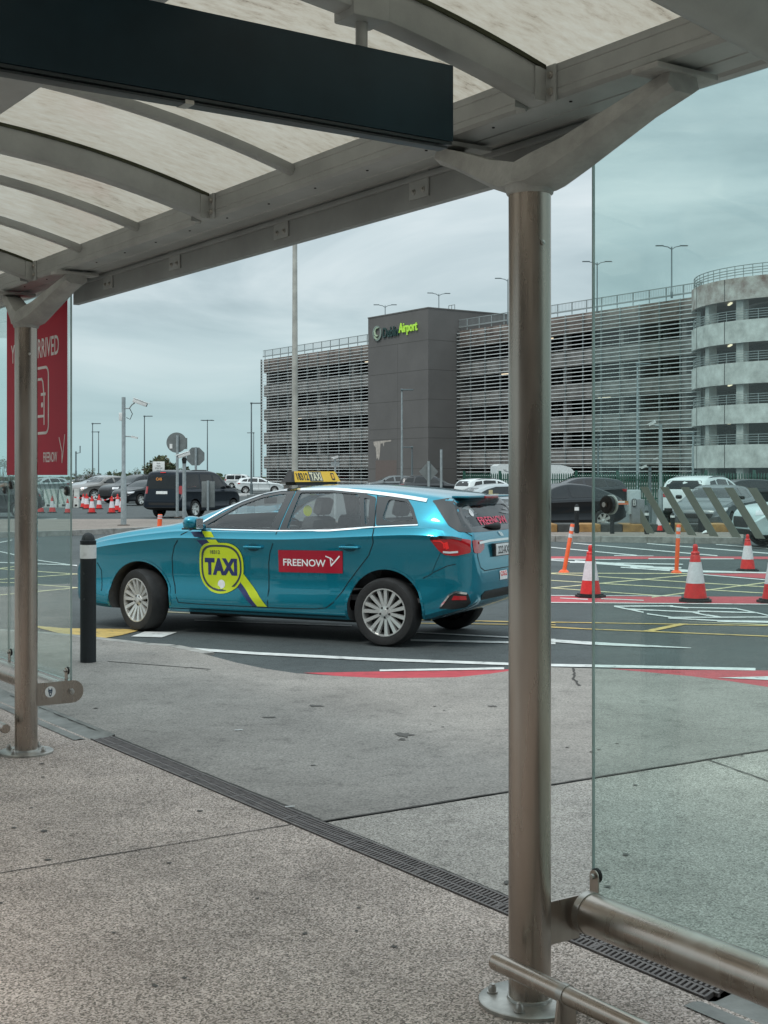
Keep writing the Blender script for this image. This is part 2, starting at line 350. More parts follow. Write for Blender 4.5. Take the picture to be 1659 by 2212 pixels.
line_on(j, sd(0.605, 2.2), sd(0.605, 6.5), 0.020, 0.003, n=80)
line_on(j, sd(0.602, -0.3), sd(0.602, 2.2), 0.008, 0.003, n=40)
pts = [(1236, 1441), (1241, 1455), (1238, 1466), (1246, 1474), (1251, 1482)]
for a, b in zip(pts, pts[1:]): line_on(j, gnd(*a), gnd(*b), 0.02, 0.003, n=4, wob=0.008)
o = j.build('paving_joints', mat('joint shadow gap', (0.05, 0.045, 0.04), 0.9), smooth=None); tag(o, 'thin dark joints and a crack in the paving', None, kind='structure')
# dark blots and gum marks on the paving
st_ = MB()
for k in range(150):
    d = random.uniform(0.7, 5.5) if k % 2 else random.uniform(-3, 0.4); s = random.uniform(-2.0, 9)
    r = random.uniform(0.006, 0.016)*(1.5 if k % 9 == 0 else 1); cc = sd(d, s, 0.0035); nn_ = 9
    st_.add([cc]+[cc+Vector((math.cos(t*2*math.pi/nn_)*r*random.uniform(.6, 1.3), math.sin(t*2*math.pi/nn_)*r*random.uniform(.6, 1.3), 0)) for t in range(nn_)], [(0, t+1, (t+1) % nn_+1) for t in range(nn_)])
for (x, y, rx, ry) in [(873, 1587, 22, 6), (683, 1524, 24, 2.5), (580, 1549, 18, 2), (1065, 1525, 12, 2), (868, 1597, 10, 3), (556, 1940, 5, 3), (658, 2016, 7, 3), (1094, 1905, 9, 4), (1118, 1740, 12, 4)]:
    nn_ = 12; cc = gnd(x, y, 0.0035)
    st_.add([cc]+[gnd(x+rx*math.cos(t*2*math.pi/nn_)*random.uniform(.4, 1.2), y+ry*math.sin(t*2*math.pi/nn_)*random.uniform(.4, 1.2), 0.0035) for t in range(nn_)], [(0, t+1, (t+1) % nn_+1) for t in range(nn_)])
o = st_.build('paving_stains', mat('gum and oil spots', (0.095, 0.088, 0.08), 0.9), smooth=None); tag(o, 'small dark spots and oil marks on the paving', None, kind='stuff')
# small litter
for x, y, l, lab in [(507, 1577, .05, 'small white scrap lying on the grey paving beyond the drain'), (616, 1743, .045, 'pale cigarette end lying on the edge of the drain')]:
    lt = MB(); p = gnd(x, y, 0.006); lt.tube([p, p+Vector((l, 0.01, 0))], 0.004, 6); tag(lt.build('cigarette_end', M_whitep), lab, 'litter')

# kerb stones along the road edge on the left
kb = MB()
for a, b in zip(edge[:7], edge[1:7]):
    dr = (b-a).normalized(); nr = Vector((-dr.y, dr.x, 0))
    kb.prism([(a.x, a.y), (b.x, b.y), (b.x+nr.x*0.12, b.y+nr.y*0.12), (a.x+nr.x*0.12, a.y+nr.y*0.12)], -0.05, 0.002)
o = kb.build('kerb', M_kerb, smooth=None); tag(o, 'flush concrete kerb along the near road edge', None, kind='structure')

# drain with cast grating
dr_ = empty('drainage_channel', sd(0.525, 2.15), UA, 'long dark cast iron slotted drain crossing the paving', 'drain')
gz = MB(); M_iron = mat('rusty cast iron', (0.135, 0.115, 0.108), 0.55, 0.3, noise=(16, 0.35, 6), bump=(140, 0.3))
S0, S1 = -0.28-2.15, 4.62-2.15
gz.boxz(-0.066, -0.056, S0, S1, -0.01, 0.006); gz.boxz(0.056, 0.066, S0, S1, -0.01, 0.006); gz.boxz(-0.006, 0.006, S0, S1, -0.01, 0.003)
q = S0; k = 0
while q < S1-0.02:
    for a, b, off in ((-0.056, -0.006, 0), (0.006, 0.056, 0.011)):
        sk = 0.016
        y0 = q+off
        gz.add([(a, y0, 0.0045), (b, y0+sk, 0.0045), (b, y0+sk+0.011, 0.0045), (a, y0+0.011, 0.0045), (a, y0, -0.012), (b, y0+sk, -0.012), (b, y0+sk+0.011, -0.012), (a, y0+0.011, -0.012)],
               [(0, 1, 2, 3), (0, 4, 5, 1), (3, 2, 6, 7)])
    if k % 23 == 22: gz.boxz(-0.056, 0.056, q+0.018, q+0.03, -0.01, 0.005)
    q += 0.0225; k += 1
gz.build('grating', M_iron, dr_, smooth=None)
tr = MB(); tr.boxz(-0.07, 0.07, S0, S1, -0.06, -0.02); tr.build('trough', M_black, dr_, smooth=None)
for s0_, s1_, lab in ((4.63, 12, 'grey dished concrete gutter running away past the left post'), (-7, -0.29, 'grey dished concrete gutter below the steel rail')):
    gm = MB(); prof = [(0.36, 0.004), (0.40, 0.008), (0.50, -0.014), (0.58, -0.006), (0.62, 0.012), (0.63, -0.03)]
    vs = [sd(d, s, z) for s in (s0_, s1_) for d, z in prof]; n_ = len(prof)
    gm.add(vs, [(i, i+1, n_+i+1, n_+i) for i in range(n_-1)])
    tag(gm.build('gutter', M_gut), lab, 'gutter')

# ------------------------------------------------------------------ road markings
MZ = ROADZ+0.004
MI = [0]
def zi(z):
    MI[0] += 1; return z+MI[0]*0.00003
def mk(mb, x1, y1, t1, x2, y2, t2, mi=0, z=MZ):
    z = zi(z)
    mb.add([gnd(x1, y1-t1/2, z), gnd(x1, y1+t1/2, z), gnd(x2, y2+t2/2, z), gnd(x2, y2-t2/2, z)], [(0, 1, 2, 3)], mi)
def pol(mb, pts, mi=0, z=MZ):
    z = zi(z)
    mb.add([gnd(x, y, z) for x, y in pts], [tuple(range(len(pts)))], mi)
def cr(cx, cy): return (1071.5+.3542*cx, 1002.3+.3542*cy)
wm, ym, pm, rm = MB(), MB(), MB(), MB()
def crl(mb, a, ta, b, tb): x1, y1 = cr(*a); x2, y2 = cr(*b); mk(mb, x1, y1, ta, x2, y2, tb)
crl(wm, (330, 508), 1.6, (860, 558), 2); crl(wm, (470, 483), 1.3, (1350, 560), 2); crl(wm, (920, 485), 1.3, (1659, 545), 2); crl(wm, (1340, 490), 1.2, (1700, 518), 1.6)
crl(rm, (250, 571), 5.5, (1900, 572), 5.5)
crl(wm, (330, 580), 2, (760, 583), 1.2); crl(wm, (930, 578), 1.6, (1450, 579), 1.6); crl(wm, (720, 559), 1.4, (960, 561), 1.0)
crl(wm, (330, 586), 1.8, (1240, 655), 3); crl(wm, (480, 592), 3.2, (780, 612), 3.2); crl(wm, (640, 605), 2.6, (960, 628), 3.4); crl(wm, (820, 628), 3, (1130, 634), 3); crl(wm, (760, 630), 2, (1060, 650), 3); crl(wm, (1100, 652), 5, (1659, 664), 2.5)
crl(wm, (450, 600), 2, (1140, 612), 2)
pol(rm, [cr(1240, 668), cr(1659, 667), cr(1900, 668), cr(1900, 720), cr(1659, 700)]); crl(wm, (1180, 668), 1.8, (1659, 708), 1.8)
for a, b in (((330, 665), (1180, 668)), ((330, 668), (1900, 765)), ((330, 709), (1900, 803)), ((330, 755), (1040, 806))): crl(pm, a, 1.5, b, 1.7)
crl(pm, (330, 756), 1.8, (1170, 678), 1.8); crl(pm, (950, 812), 2, (1900, 690), 2)
pol(rm, [cr(100, 803), cr(900, 808), cr(1750, 808), cr(1750, 852), cr(900, 850), cr(100, 840)])
crl(wm, (100, 801), 1.2, (1130, 806), 1.2); crl(wm, (100, 843), 1.6, (1800, 857), 1.6)
crl(wm, (390, 818), 1.2, (560, 826), 2); crl(wm, (640, 822), 1.5, (900, 832), 1.5)
# worn lettering in the lane, seen edge on
for a, b, t in (((720, 868), (1080, 866), 2.4), ((720, 868), (900, 905), 2.6), ((800, 885), (1240, 905), 2.2), ((1060, 868), (1170, 878), 2.6), ((1170, 876), (1470, 882), 2), ((1230, 898), (1600, 908), 2.2),
                ((920, 914), (1080, 936), 2.2), ((1080, 936), (1659, 934), 2), ((1290, 922), (1370, 934), 2.4), ((1050, 940), (1480, 962), 2.2), ((1470, 884), (1600, 910), 2.2), ((1600, 910), (1659, 924), 2.2), ((1200, 906), (1290, 924), 2.2), ((1350, 958), (1800, 966), 4)):
    crl(wm, a, t, b, t)
crl(ym, (330, 964), 1.4, (1900, 990), 1.6); crl(ym, (330, 994), 2.8, (560, 1006), 1.6); crl(ym, (440, 1001), 1.6, (1900, 1060), 1.8)
pol(ym, [cr(880, 1020), cr(950, 1022), cr(1175, 975), cr(1120, 972)])
pol(pm, [cr(1125, 960), cr(1900, 985), cr(1900, 992)])
pol(wm, [cr(150, 1062), cr(330, 1069), cr(600, 1086), cr(1190, 1121), cr(1190, 1124), cr(800, 1112), cr(560, 1102), cr(150, 1072)])
crl(wm, (150, 1080), 1.6, (330, 1092), 1.6)
# near white edge line, red lens and red lane
for a, b in zip([(371, 1399.5), (560, 1412), (800, 1424), (1099, 1434.5), (1188, 1437), (1400, 1441)], [(560, 1412), (800, 1424), (1099, 1434.5), (1188, 1437), (1400, 1441), (1632, 1446)]):
    mk(wm, a[0], a[1], 5.5, b[0], b[1], 5.5)
pol(rm, [(655, 1453), (829, 1450), (1098, 1445.5), (1130, 1446), (1100, 1450), (1060, 1455), (985, 1463), (829, 1465), (740, 1461)])
mk(wm, 820, 1448.5, 3.6, 1089, 1444, 4.5, z=MZ+0.002)
pol(rm, [cr(690, 1247), cr(1000, 1254), cr(1590, 1258), cr(1900, 1260), cr(1900, 1440), cr(1659, 1360), cr(1440, 1325), cr(1200, 1295), cr(960, 1272)])
pol(wm, [cr(1350, 1304), cr(1659, 1296), cr(1900, 1292), cr(1900, 1330), cr(1659, 1318)], z=MZ+0.002)
# left: box near the bollard and under the car
pol(wm, [(283, 1375), (313, 1364.5), (383, 1365.7), (350, 1377)])
pol(ym, [(60, 1350), (138, 1357), (283, 1359), (300, 1362), (262, 1372), (215, 1380), (170, 1377), (120, 1366)])
mk(wm, 887, 1383, 4, 1200, 1390, 4); mk(wm, 893, 1366, 2, 1200, 1382, 3)
mk(ym, 880, 1338, 2, 1200, 1345, 2); mk(ym, 900, 1346, 1.4, 1200, 1350, 1.6)
def l5(cx, cy): return (.2604*cx, 950.5+.2604*cy)
for a, b in (((0, 1065), (130, 1048)), ((0, 1068), (640, 1112)), ((0, 1156), (640, 1110)), ((0, 1180), (130, 1184)), ((130, 1184), (640, 1224)), ((0, 1285), (640, 1224)), ((-300, 1290), (0, 1285)), ((640, 1112), (1100, 1130)), ((640, 1224), (1200, 1262)), ((-300, 1100), (0, 1065)), ((-300, 1170), (0, 1156))):
    x1, y1 = l5(*a); x2, y2 = l5(*b); mk(pm, x1, y1, 1.5, x2, y2, 1.5)
for a, b in (((0, 925), (330, 1000)), ((330, 1000), (640, 1044)), ((0, 1016), (640, 1040)), ((0, 850), (100, 830)), ((340, 680), (520, 690)), ((600, 664), (900, 668)), ((330, 660), (470, 655))):
    x1, y1 = l5(*a); x2, y2 = l5(*b); mk(wm, x1, y1, 1.8, x2, y2, 1.6)
mk(wm, 420, 1340, 1.5, 760, 1352, 2)
mk(pm, 290, 1318, 1.5, 520, 1330, 1.5)
for mb, nm, m_, lab in ((rm, 'red_lane_surfacing', M_red, 'red painted lane bands on the road'), (pm, 'box_junction_lines', M_pyel, 'pale yellow criss-cross lines on the road'), (ym, 'yellow_road_lines', M_yel, 'yellow kerbside lines and patch on the road'), (wm, 'white_road_markings', M_white, 'white painted lines and worn lettering on the road')):
    zs = {'red_lane_surfacing': -0.001, 'box_junction_lines': 0, 'yellow_road_lines': 0.001, 'white_road_markings': 0.002}[nm]
    o = mb.build(nm, m_, smooth=None, loc=(0, 0, zs)); tag(o, lab, None, kind='structure')
# asphalt repair patches
rp = MB()
pol(rp, [(640, 1372), (690, 1353), (770, 1352), (780, 1378)]); pol(rp, [(400, 1350), (470, 1338), (560, 1341), (430, 1356)]); pol(rp, [cr(480, 830), cr(1659, 860), cr(1659, 930), cr(420, 900)])
pol(rp, [cr(400, 884), cr(560, 890), cr(600, 900), cr(430, 896)])
o = rp.build('asphalt_patch', stone_mat('worn asphalt', [(0.25, (0.085, 0.09, 0.09)), (0.6, (0.12, 0.125, 0.125)), (0.9, (0.2, 0.2, 0.19))], 60, 130, 0.2, (0.6, 0.4)), smooth=None, loc=(0, 0, -0.007)); tag(o, 'slightly lighter repair patches in the asphalt', None, kind='structure')

# ------------------------------------------------------------------ kerbed island
IZ = 0.12
fr_px = [(-700, 1175), (-200, 1166), (60, 1160), (155, 1157), (245, 1153), (330, 1149), (460, 1149), (600, 1153), (900, 1163), (1200, 1170), (1500, 1174), (1606, 1175)]
bk_px = [(1606, 1146), (1570, 1137), (1400, 1136), (1200, 1134), (900, 1128), (600, 1124), (300, 1121), (155, 1121), (-200, 1122), (-700, 1125)]
fr = [gnd(x, y, ROADZ) for x, y in fr_px]; bk = [gnd(x, y, IZ) for x, y in bk_px]
isl = MB(); isl.prism([(p.x, p.y) for p in fr+bk], -0.1, IZ)
o = isl.build('traffic_island', M_isl, smooth=None); tag(o, 'long kerbed paved island across the middle of the road', None, kind='structure')
ik = MB()
for a, b in zip(fr, fr[1:]):
    n_ = max(1, int((b-a).length/0.9)); drr = (b-a).normalized(); nr = Vector((-drr.y, drr.x, 0))
    for i in range(n_):
        p = a.lerp(b, i/n_)+drr*0.008; q_ = a.lerp(b, (i+1)/n_)-drr*0.008
        ik.prism([(p.x-nr.x*.02, p.y-nr.y*.02), (q_.x-nr.x*.02, q_.y-nr.y*.02), (q_.x+nr.x*0.14, q_.y+nr.y*0.14), (p.x+nr.x*0.14, p.y+nr.y*0.14)], -0.1, IZ+0.004)
o = ik.build('island_kerb', M_kerb, smooth=None); tag(o, 'row of concrete kerb stones edging the island', None, kind='structure')
# black and yellow striped kerb
sk_ = MB(); a = gnd(1160, 1150, IZ); b = gnd(1585, 1150, IZ); n_ = 9
for i in range(n_):
    p = a.lerp(b, i/n_); q_ = a.lerp(b, (i+1)/n_)
    sk_.boxz(p.x, q_.x-0.01, 35.4, 36.4, IZ-0.02, IZ+0.21, i % 2, bev=0.03)
o = sk_.build('striped_kerb', [mat('weathered orange kerb paint', (0.30, 0.17, 0.06), 0.8, noise=(5, 0.35, 7)), mat('weathered black kerb paint', (0.05, 0.052, 0.05), 0.85, noise=(5, 0.4, 7))], smooth=None)
tag(o, 'weathered black and orange striped kerb block below the barrier machine', 'kerb')
# ------------------------------------------------------------------ the shelter (one thing), frame x = outward, y = along
shel = empty('taxi_rank_shelter', P1, UA, 'grey metal and glass shelter with arched translucent roof on round steel posts', 'shelter')
def ztop(d): return 3.03-0.11*(d+1.3)**2
def y_bracket(parent, s, d=0.0):
    m = MB()
    # collar round the post head, flaring to two arms
    b0, b1 = 0.066, 0.074
    m.lathe([(0.066, 2.452), (0.071, 2.456), (0.080, 2.492), (0.066, 2.50)], 20, M=Matrix.Translation((d, s, 0)))
    for sg in (-1, 1):
        secs = [(0.0, 2.462, 2.545, 0.080), (0.06*sg, 2.463, 2.562, 0.080), (0.16*sg, 2.498, 2.588, 0.068), (0.42*sg, 2.612, 2.678, 0.058), (0.535*sg, 2.655, 2.713, 0.062)]
        vs = []; fs = []
        for y, za, zb, hw in secs:
            oy = 0.095*abs(y)/0.53
            vs += [(d+oy-hw, s+y, za+0.018), (d+oy-hw*.55, s+y, za), (d+oy+hw*.55, s+y, za), (d+oy+hw, s+y, za+0.018), (d+oy+hw*0.8, s+y, zb), (d+oy-hw*0.8, s+y, zb)]
        for i in range(len(secs)-1):
            for k in range(6): fs.append((i*6+k, i*6+(k+1) % 6, (i+1)*6+(k+1) % 6, (i+1)*6+k))
        fs.append(tuple((len(secs)-1)*6+k for k in range(6))); fs.append(tuple(range(6)))
        m.add(vs, fs)
        m.box((d+0.10, s+0.50*sg, 2.712), (0.24, 0.10, 0.016), bev=0.004)
    o = m.build('head_bracket', mat('cast grey bracket', (0.33, 0.335, 0.32), 0.55, 0.1, noise=(9, 0.22, 8), bump=(60, 0.35)), parent, smooth=30)
    bl = MB()
    for sg in (-1, 1):
        for q in (0.0, 0.2): bl.lathe([(0.011, 0), (0.011, 0.01), (0.0, 0.012)], 6, M=Matrix.Translation((d+q, s+0.53*sg, 2.692)))
    return o
def post(s, d=0.0, plate_z=0.213):
    p = MB(); r = 0.0645
    p.lathe([(r, 0.014), (r, 2.455)], 40, M=Matrix.Translation((d, s, 0)))
    o = p.build('post', M_steel, shel)
    f = MB(); f.lathe([(0.155, 0.0), (0.155, 0.011), (0.150, 0.014), (0.07, 0.0145), (0.068, 0.022), (0.0645, 0.024)], 48, M=Matrix.Translation((d, s, 0)))
    f.build('base_flange', mat('flange steel', (0.42, 0.41, 0.38), 0.4, 0.8, noise=(12, 0.3, 6)), o)
    for k in range(4):
        t = R(45+90*k)-UA*0.3; b = MB(); b.lathe([(0.017, 0), (0.017, 0.004), (0.0125, 0.0045), (0.0125, 0.016), (0.0095, 0.021), (0.0085, 0.026), (0.0, 0.030)], 12, M=Matrix.Translation((d+0.118*math.cos(t), s+0.118*math.sin(t), 0.0145)))
        b.build('anchor_bolt', M_bolt, o)
    # round-head screw near the top facing the camera
    b = MB(); dirn = Vector((-0.62, -0.78, 0)); b.lathe([(0.008, 0), (0.008, 0.003), (0.0, 0.005)], 10, M=Matrix.Translation((d-0.005, s-0.065, 2.30)) @ Matrix.Rotation(R(90), 4, 'X'))
    b.build('screw', M_bolt, o)
    y_bracket(shel, s, d)
    return o
for s in (-BAY, 0.0, BAY, 2*BAY): post(s)
post(0.0, -2.63); post(BAY, -2.63)
# edge beams: hollow section with grooves and a header over the opening
for nm, dd, sg in (('edge_beam', 0.03, 1), ('edge_beam', -2.63, -1)):
    m = MB(); s0, s1 = -5.2, 10.2
    def X(d): return dd+sg*d
    prof = [(0.0, 2.836), (0.0, 2.815), (0.002, 2.813), (0.002, 2.811), (0, 2.809), (0.0, 2.765), (0.002, 2.763), (0.002, 2.761), (0.0, 2.759), (0.0, 2.742), (0.012, 2.732), (0.122, 2.732), (0.125, 2.738), (0.131, 2.738), (0.134, 2.732), (0.21, 2.732), (0.225, 2.748), (0.245, 2.732), (0.272, 2.728), (0.278, 2.735), (0.278, 2.83), (0.255, 2.855), (0.03, 2.855)]
    n_ = len(prof); vs = [(X(d), s, z) for s in (s0, s1) for d, z in prof]
    m.add(vs, [(i, (i+1) % n_, n_+(i+1) % n_, n_+i) for i in range(n_)]+[tuple(range(n_)), tuple(range(2*n_-1, n_-1, -1))])
    bo = m.build(nm, M_frame, shel, smooth=20)
    if sg == 1:
        sc = MB()
        for k in range(20):
            sc = MB(); sc.lathe([(0.005, 0), (0.005, -0.003), (0.0, -0.004)], 8, M=Matrix.Translation((0.085, -1.2+k*0.37, 2.732))); sc.build('screw', M_black, bo)
h = MB(); h.boxz(0.276, 0.312, 0.04, BAY-0.02, 2.606, 2.7275, bev=0.003); h.boxz(0.262, 0.276, 0.04, BAY-0.02, 2.705, 2.727, bev=0.003)
hd = h.build('header_rail', mat('grey header paint', (0.27, 0.285, 0.28), 0.45, 0.15, noise=(3.5, 0.14, 7)), shel, smooth=30)
for s in (0.95, 1.98, 3.05, 3.9):
    c_ = MB(); c_.boxz(0.268, 0.276, s-0.062, s+0.062, 2.638, 2.735, bev=0.003)
    c = c_.build('clip_plate', M_frame, hd, smooth=30)
    for k in (-0.03, 0.03):
        b = MB(); b.lathe([(0.011, 0.0), (0.011, 0.003), (0.007, 0.004), (0.006, 0.009), (0, 0.010)], 12, M=Matrix.Translation((0.268, s+k, 2.665)) @ Matrix.Rotation(R(-90), 4, 'Y'))
        b.build('bolt', M_bolt, c)
# ribs
ribs = [s for s in [k*BAY/6 for k in range(-7, 14)]]
def arch(s, hw, dep, mi_lip, nm, d_a=0.03, d_b=-2.63, off=0.0):
    m = MB(); n_ = 26; vs = []; fs = []
    for i in range(n_+1):
        d = d_a+(d_b-d_a)*i/n_; z = ztop(d)-off
        e = 1.0
        # rounded box section
        sec = [(-hw, z-0.006), (-hw, z-dep+0.016), (-hw+0.005, z-dep+0.004), (-hw+0.016, z-dep), (hw-0.016, z-dep), (hw-0.005, z-dep+0.004), (hw, z-dep+0.016), (hw, z-0.006)]
        vs += [(d, s+y, zz) for y, zz in sec]
    for i in range(n_):
        for k in range(8): fs.append((i*8+k, i*8+(k+1) % 8, (i+1)*8+(k+1) % 8, (i+1)*8+k))
    fs += [tuple(range(8)), tuple(n_*8+k for k in range(8))]
    m.add(vs, fs); return m
M_seal = mat('mossy rubber seal', (0.035, 0.04, 0.02), 0.9, noise=(12, 0.5, 6))
for i, s in enumerate(ribs):
    main = abs(round(s/(BAY/2))*(BAY/2)-s) < 0.01
    if main:
        r = arch(s, 0.045, 0.105, 0, 'rib').build('main_rib', M_frame, shel, smooth=35)
        g_ = MB()
        for sg in (-1, 1):
            vs = []; 
            for k in range(20):
                d = 0.02-2.6*k/19; z = ztop(d); vs += [(d, s+sg*0.045, z+0.002), (d, s+sg*0.053, z+0.002), (d, s+sg*0.053, z-0.012), (d, s+sg*0.045, z-0.012)]
            g_.add(vs, [(4*k+a, 4*k+(a+1) % 4, 4*k+4+(a+1) % 4, 4*k+4+a) for k in range(19) for a in range(4)])
        g_.build('seal', M_seal, r, smooth=None)
        for sg in (-1, 1):
            c_ = MB(); c_.boxz(0.021, 0.030, s+sg*0.046, s+sg*0.092, 2.722, 2.836, bev=0.003)
            c_.boxz(-0.02, 0.028, s+sg*0.0455, s+sg*0.0505, 2.73, 2.832)
            c = c_.build('cleat', M_frame, r, smooth=30)
            for z in (2.755, 2.805):
                b = MB(); b.lathe([(0.0125, 0.0), (0.0125, 0.003), (0.009, 0.004), (0.008, 0.010), (0.0, 0.011)], 12, M=Matrix.Translation((0.021, s+sg*0.071, z)) @ Matrix.Rotation(R(-90), 4, 'Y')); b.build('bolt', M_bolt, c)
    else:
        arch(s, 0.028, 0.042, 0, 'rib').build('glazing_bar', M_frame, shel, smooth=35)
# roof sheets between the ribs
for a, b in zip(ribs, ribs[1:]):
    m = MB(); n_ = 22; vs = []
    for i in range(n_+1):
        d = 0.05-2.72*i/n_; z = ztop(d)+0.001
        vs += [(d, a+0.004, z), (d, b-0.004, z)]
    for i in range(n_+1):
        d = 0.05-2.72*i/n_; z = ztop(d)+0.009
        vs += [(d, a+0.004, z), (d, b-0.004, z)]
    k = 2*(n_+1)
    m.add(vs, [(2*i, 2*i+1, 2*i+3, 2*i+2) for i in range(n_)])
    m.build('roof_sheet', M_roof, shel, smooth=60)
m = MB(); m.boxz(-1.0, -1.55, -5.0, 10.0, 2.965, 3.045, bev=0.01); m.build('ridge_purlin', M_frame, shel, smooth=30)
# big round tie tube crossing low under the roof
m = MB(); m.tube([(0.16, -1.1, 2.545), (0.05, -1.1, 2.578), (-0.235, -1.1, 2.640), (-0.574, -1.1, 2.70), (-0.85, -1.1, 2.775), (-1.1, -1.1, 2.87), (-1.28, -1.1, 2.985)], 0.085, 24)
m.build('tie_tube', M_frame, shel)
# glass walls with stripes, fittings, rail
def gpanel(s0, s1, z0, z1, d=0.285):
    m = MB(); m.boxz(d-0.005, d+0.005, s0, s1, z0, z1); o = m.build('glass_panel', M_glass, shel, smooth=None)
    e = MB(); 
    for a in (s0, s1): e.boxz(d-0.0052, d+0.0052, a-0.0016, a+0.0016, z0, z1)
    e.boxz(d-0.0052, d+0.0052, min(s0, s1), max(s0, s1), z0-0.0016, z0+0.0016)
    e.build('glass_edge', M_gedge, o, smooth=None)
    return o
M_strp = mat('frosted green stripe', (0.30, 0.40, 0.36), 0.6, noise=(30, 0.05, 3))
M_strp2 = glass_mat('thin frosted stripe', (0.80, 0.86, 0.84)); 
def rotule(s, z, d=0.285, parent=None, both=True):
    m = MB(); T = Matrix.Translation((d, s, z)) @ Matrix.Rotation(R(90), 4, 'Y')
    m.lathe([(0.0, -0.012), (0.024, -0.012), (0.0285, -0.007), (0.0285, 0.007), (0.024, 0.012), (0, 0.012)], 28, M=T)
    o = m.build('glass_fixing', M_black, parent or shel)
    c = MB(); c.lathe([(0.0, -0.018), (0.008, -0.018), (0.009, -0.012), (0.0, -0.012)], 18, M=T); c.build('hub', M_bolt, o)
    c = MB(); c.lathe([(0.0285, 0.007), (0.031, 0.010), (0.031, 0.016), (0, 0.016)], 28, M=T); c.build('steel_washer', M_bolt, o)
    return o
def wall(base, direc, zg, n, stripes, splice):
    for k in range(n):
        a = base+direc*(k*1.113+0.004); b = base+direc*((k+1)*1.113-0.004)
        gpanel(min(a, b), max(a, b), zg, 2.722)
        for e in (a+direc*0.065,): rotule(e, 1.51)
    # slanted manifestation stripes
    m = MB(); zc0, zc1, s_first, w_, gap_, lean, s_clip = stripes
    s = s_first-direc*gap_
    while abs(s-base) < n*1.113-0.2:
        a0 = [(s-w_/2, zc1), (s+w_/2, zc1), (s+w_/2+lean, zc0), (s-w_/2+lean, zc0)]
        # clip against the stripe field's first edge
        q = []
        for i in range(4):
            p, r = a0[i], a0[(i+1) % 4]; ip, ir = (p[0]-s_clip)*direc >= 0, (r[0]-s_clip)*direc >= 0
            if ip: q.append(p)
            if ip != ir: t = (s_clip-p[0])/(r[0]-p[0]); q.append((s_clip, p[1]+(r[1]-p[1])*t))
        if len(q) > 2: m.add([(0.2775, y, z) for y, z in q]+[(0.2767, y, z) for y, z in q], [tuple(range(len(q))), tuple(range(len(q), 2*len(q)))]+[(i, (i+1) % len(q), (i+1) % len(q)+len(q), i+len(q)) for i in range(len(q))])
        s += direc*gap_
    return m
wall(0.028, -1, 0.252, 4, (1.427, 1.567, -0.205, 0.033, 0.083, -0.112, -0.19), 0).build('manifestation_stripes', M_strp, shel, smooth=None)
wall(BAY+0.03, 1, 0.385, 5, (1.43, 1.57, BAY+0.15, 0.03, 0.083, -0.112, BAY+0.09), 0).build('manifestation_stripes', M_strp2, shel, smooth=None)
def rail(s0, s1, z, zc):
    m = MB(); m.tube([(0.215, s0, z), (0.215, s1, z)], 0.0625, 40); o = m.build('low_rail', M_steel, shel)
    e = MB(); dr = 1 if s1 > s0 else -1
    e.lathe([(0.0625, 0.012), (0.066, 0.012), (0.066, -0.012), (0.0625, -0.012)], 36, close=True, M=Matrix.Translation((0.215, s0+dr*0.013, z)) @ Matrix.Rotation(R(90), 4, 'X'))
    e.build('end_collar', M_bolt, o)
    return o
rail(0.0-0.02, -4.4, 0.240, 0)
rail(BAY+0.02, 10, 0.330, 0)
def link(s, z, dend, round_end=False):
    m = MB(); n_ = 10
    if round_end:
        pts = [(0.04, z-0.066), (dend-0.06, z-0.066)]+[(dend-0.06+0.066*math.sin(math.pi*k/n_), z-0.066*math.cos(math.pi*k/n_)) for k in range(1, n_)]+[(dend-0.06, z+0.066), (0.04, z+0.066)]
    else: pts = [(0.04, z-0.066), (dend, z-0.066), (dend, z+0.066), (0.04, z+0.066)]
    m.prism(pts, -0.004, 0.004, M=Matrix.Translation((0, s, 0)) @ Matrix.Rotation(R(90), 4, 'X'))
    return m.build('link_plate', M_steel, shel, smooth=30)
link(0.0, 0.225, 0.20)
lk = link(BAY-0.02, 0.333, 0.333, True)
b = MB(); T = Matrix.Translation((0.262, BAY-0.024, 0.333)) @ Matrix.Rotation(R(90), 4, 'X')
b.lathe([(0.021, 0), (0.021, 0.004), (0.016, 0.005), (0.016, 0.018), (0.0, 0.020)], 6, M=T); b.build('hex_bolt', M_bolt, lk, smooth=20)
b = MB(); T = Matrix.Translation((0.135, BAY-0.0245, 0.343)) @ Matrix.Rotation(R(90), 4, 'X')
b.lathe([(0.0325, 0), (0.0325, 0.0012), (0, 0.0012)], 30, M=T)
stk = b.build('round_sticker', M_plate, lk); b = MB()
hd_ = [(-0.010, 0.026), (-0.013, 0.006), (-0.010, -0.006), (-0.006, -0.022), (0.0, -0.028), (0.006, -0.022), (0.010, -0.006), (0.013, 0.006), (0.010, 0.026), (0.005, 0.012), (-0.005, 0.012)]
b.prism(hd_, 0.0013, 0.002, M=T)
b.prism([(-0.005, 0.002), (-0.002, 0.002), (-0.002, -0.002), (-0.005, -0.002)], 0.002, 0.0026, 1, M=T); b.prism([(0.002, 0.002), (0.005, 0.002), (0.005, -0.002), (0.002, -0.002)], 0.002, 0.0026, 1, M=T); b.prism([(-0.004, -0.008), (0.004, -0.008), (0.002, -0.018), (-0.002, -0.018)], 0.002, 0.0026, 1, M=T)
b.build('dog_head_print', [mat('dark blue ink', (0.03, 0.06, 0.10), 0.5), M_plate], stk, smooth=None)
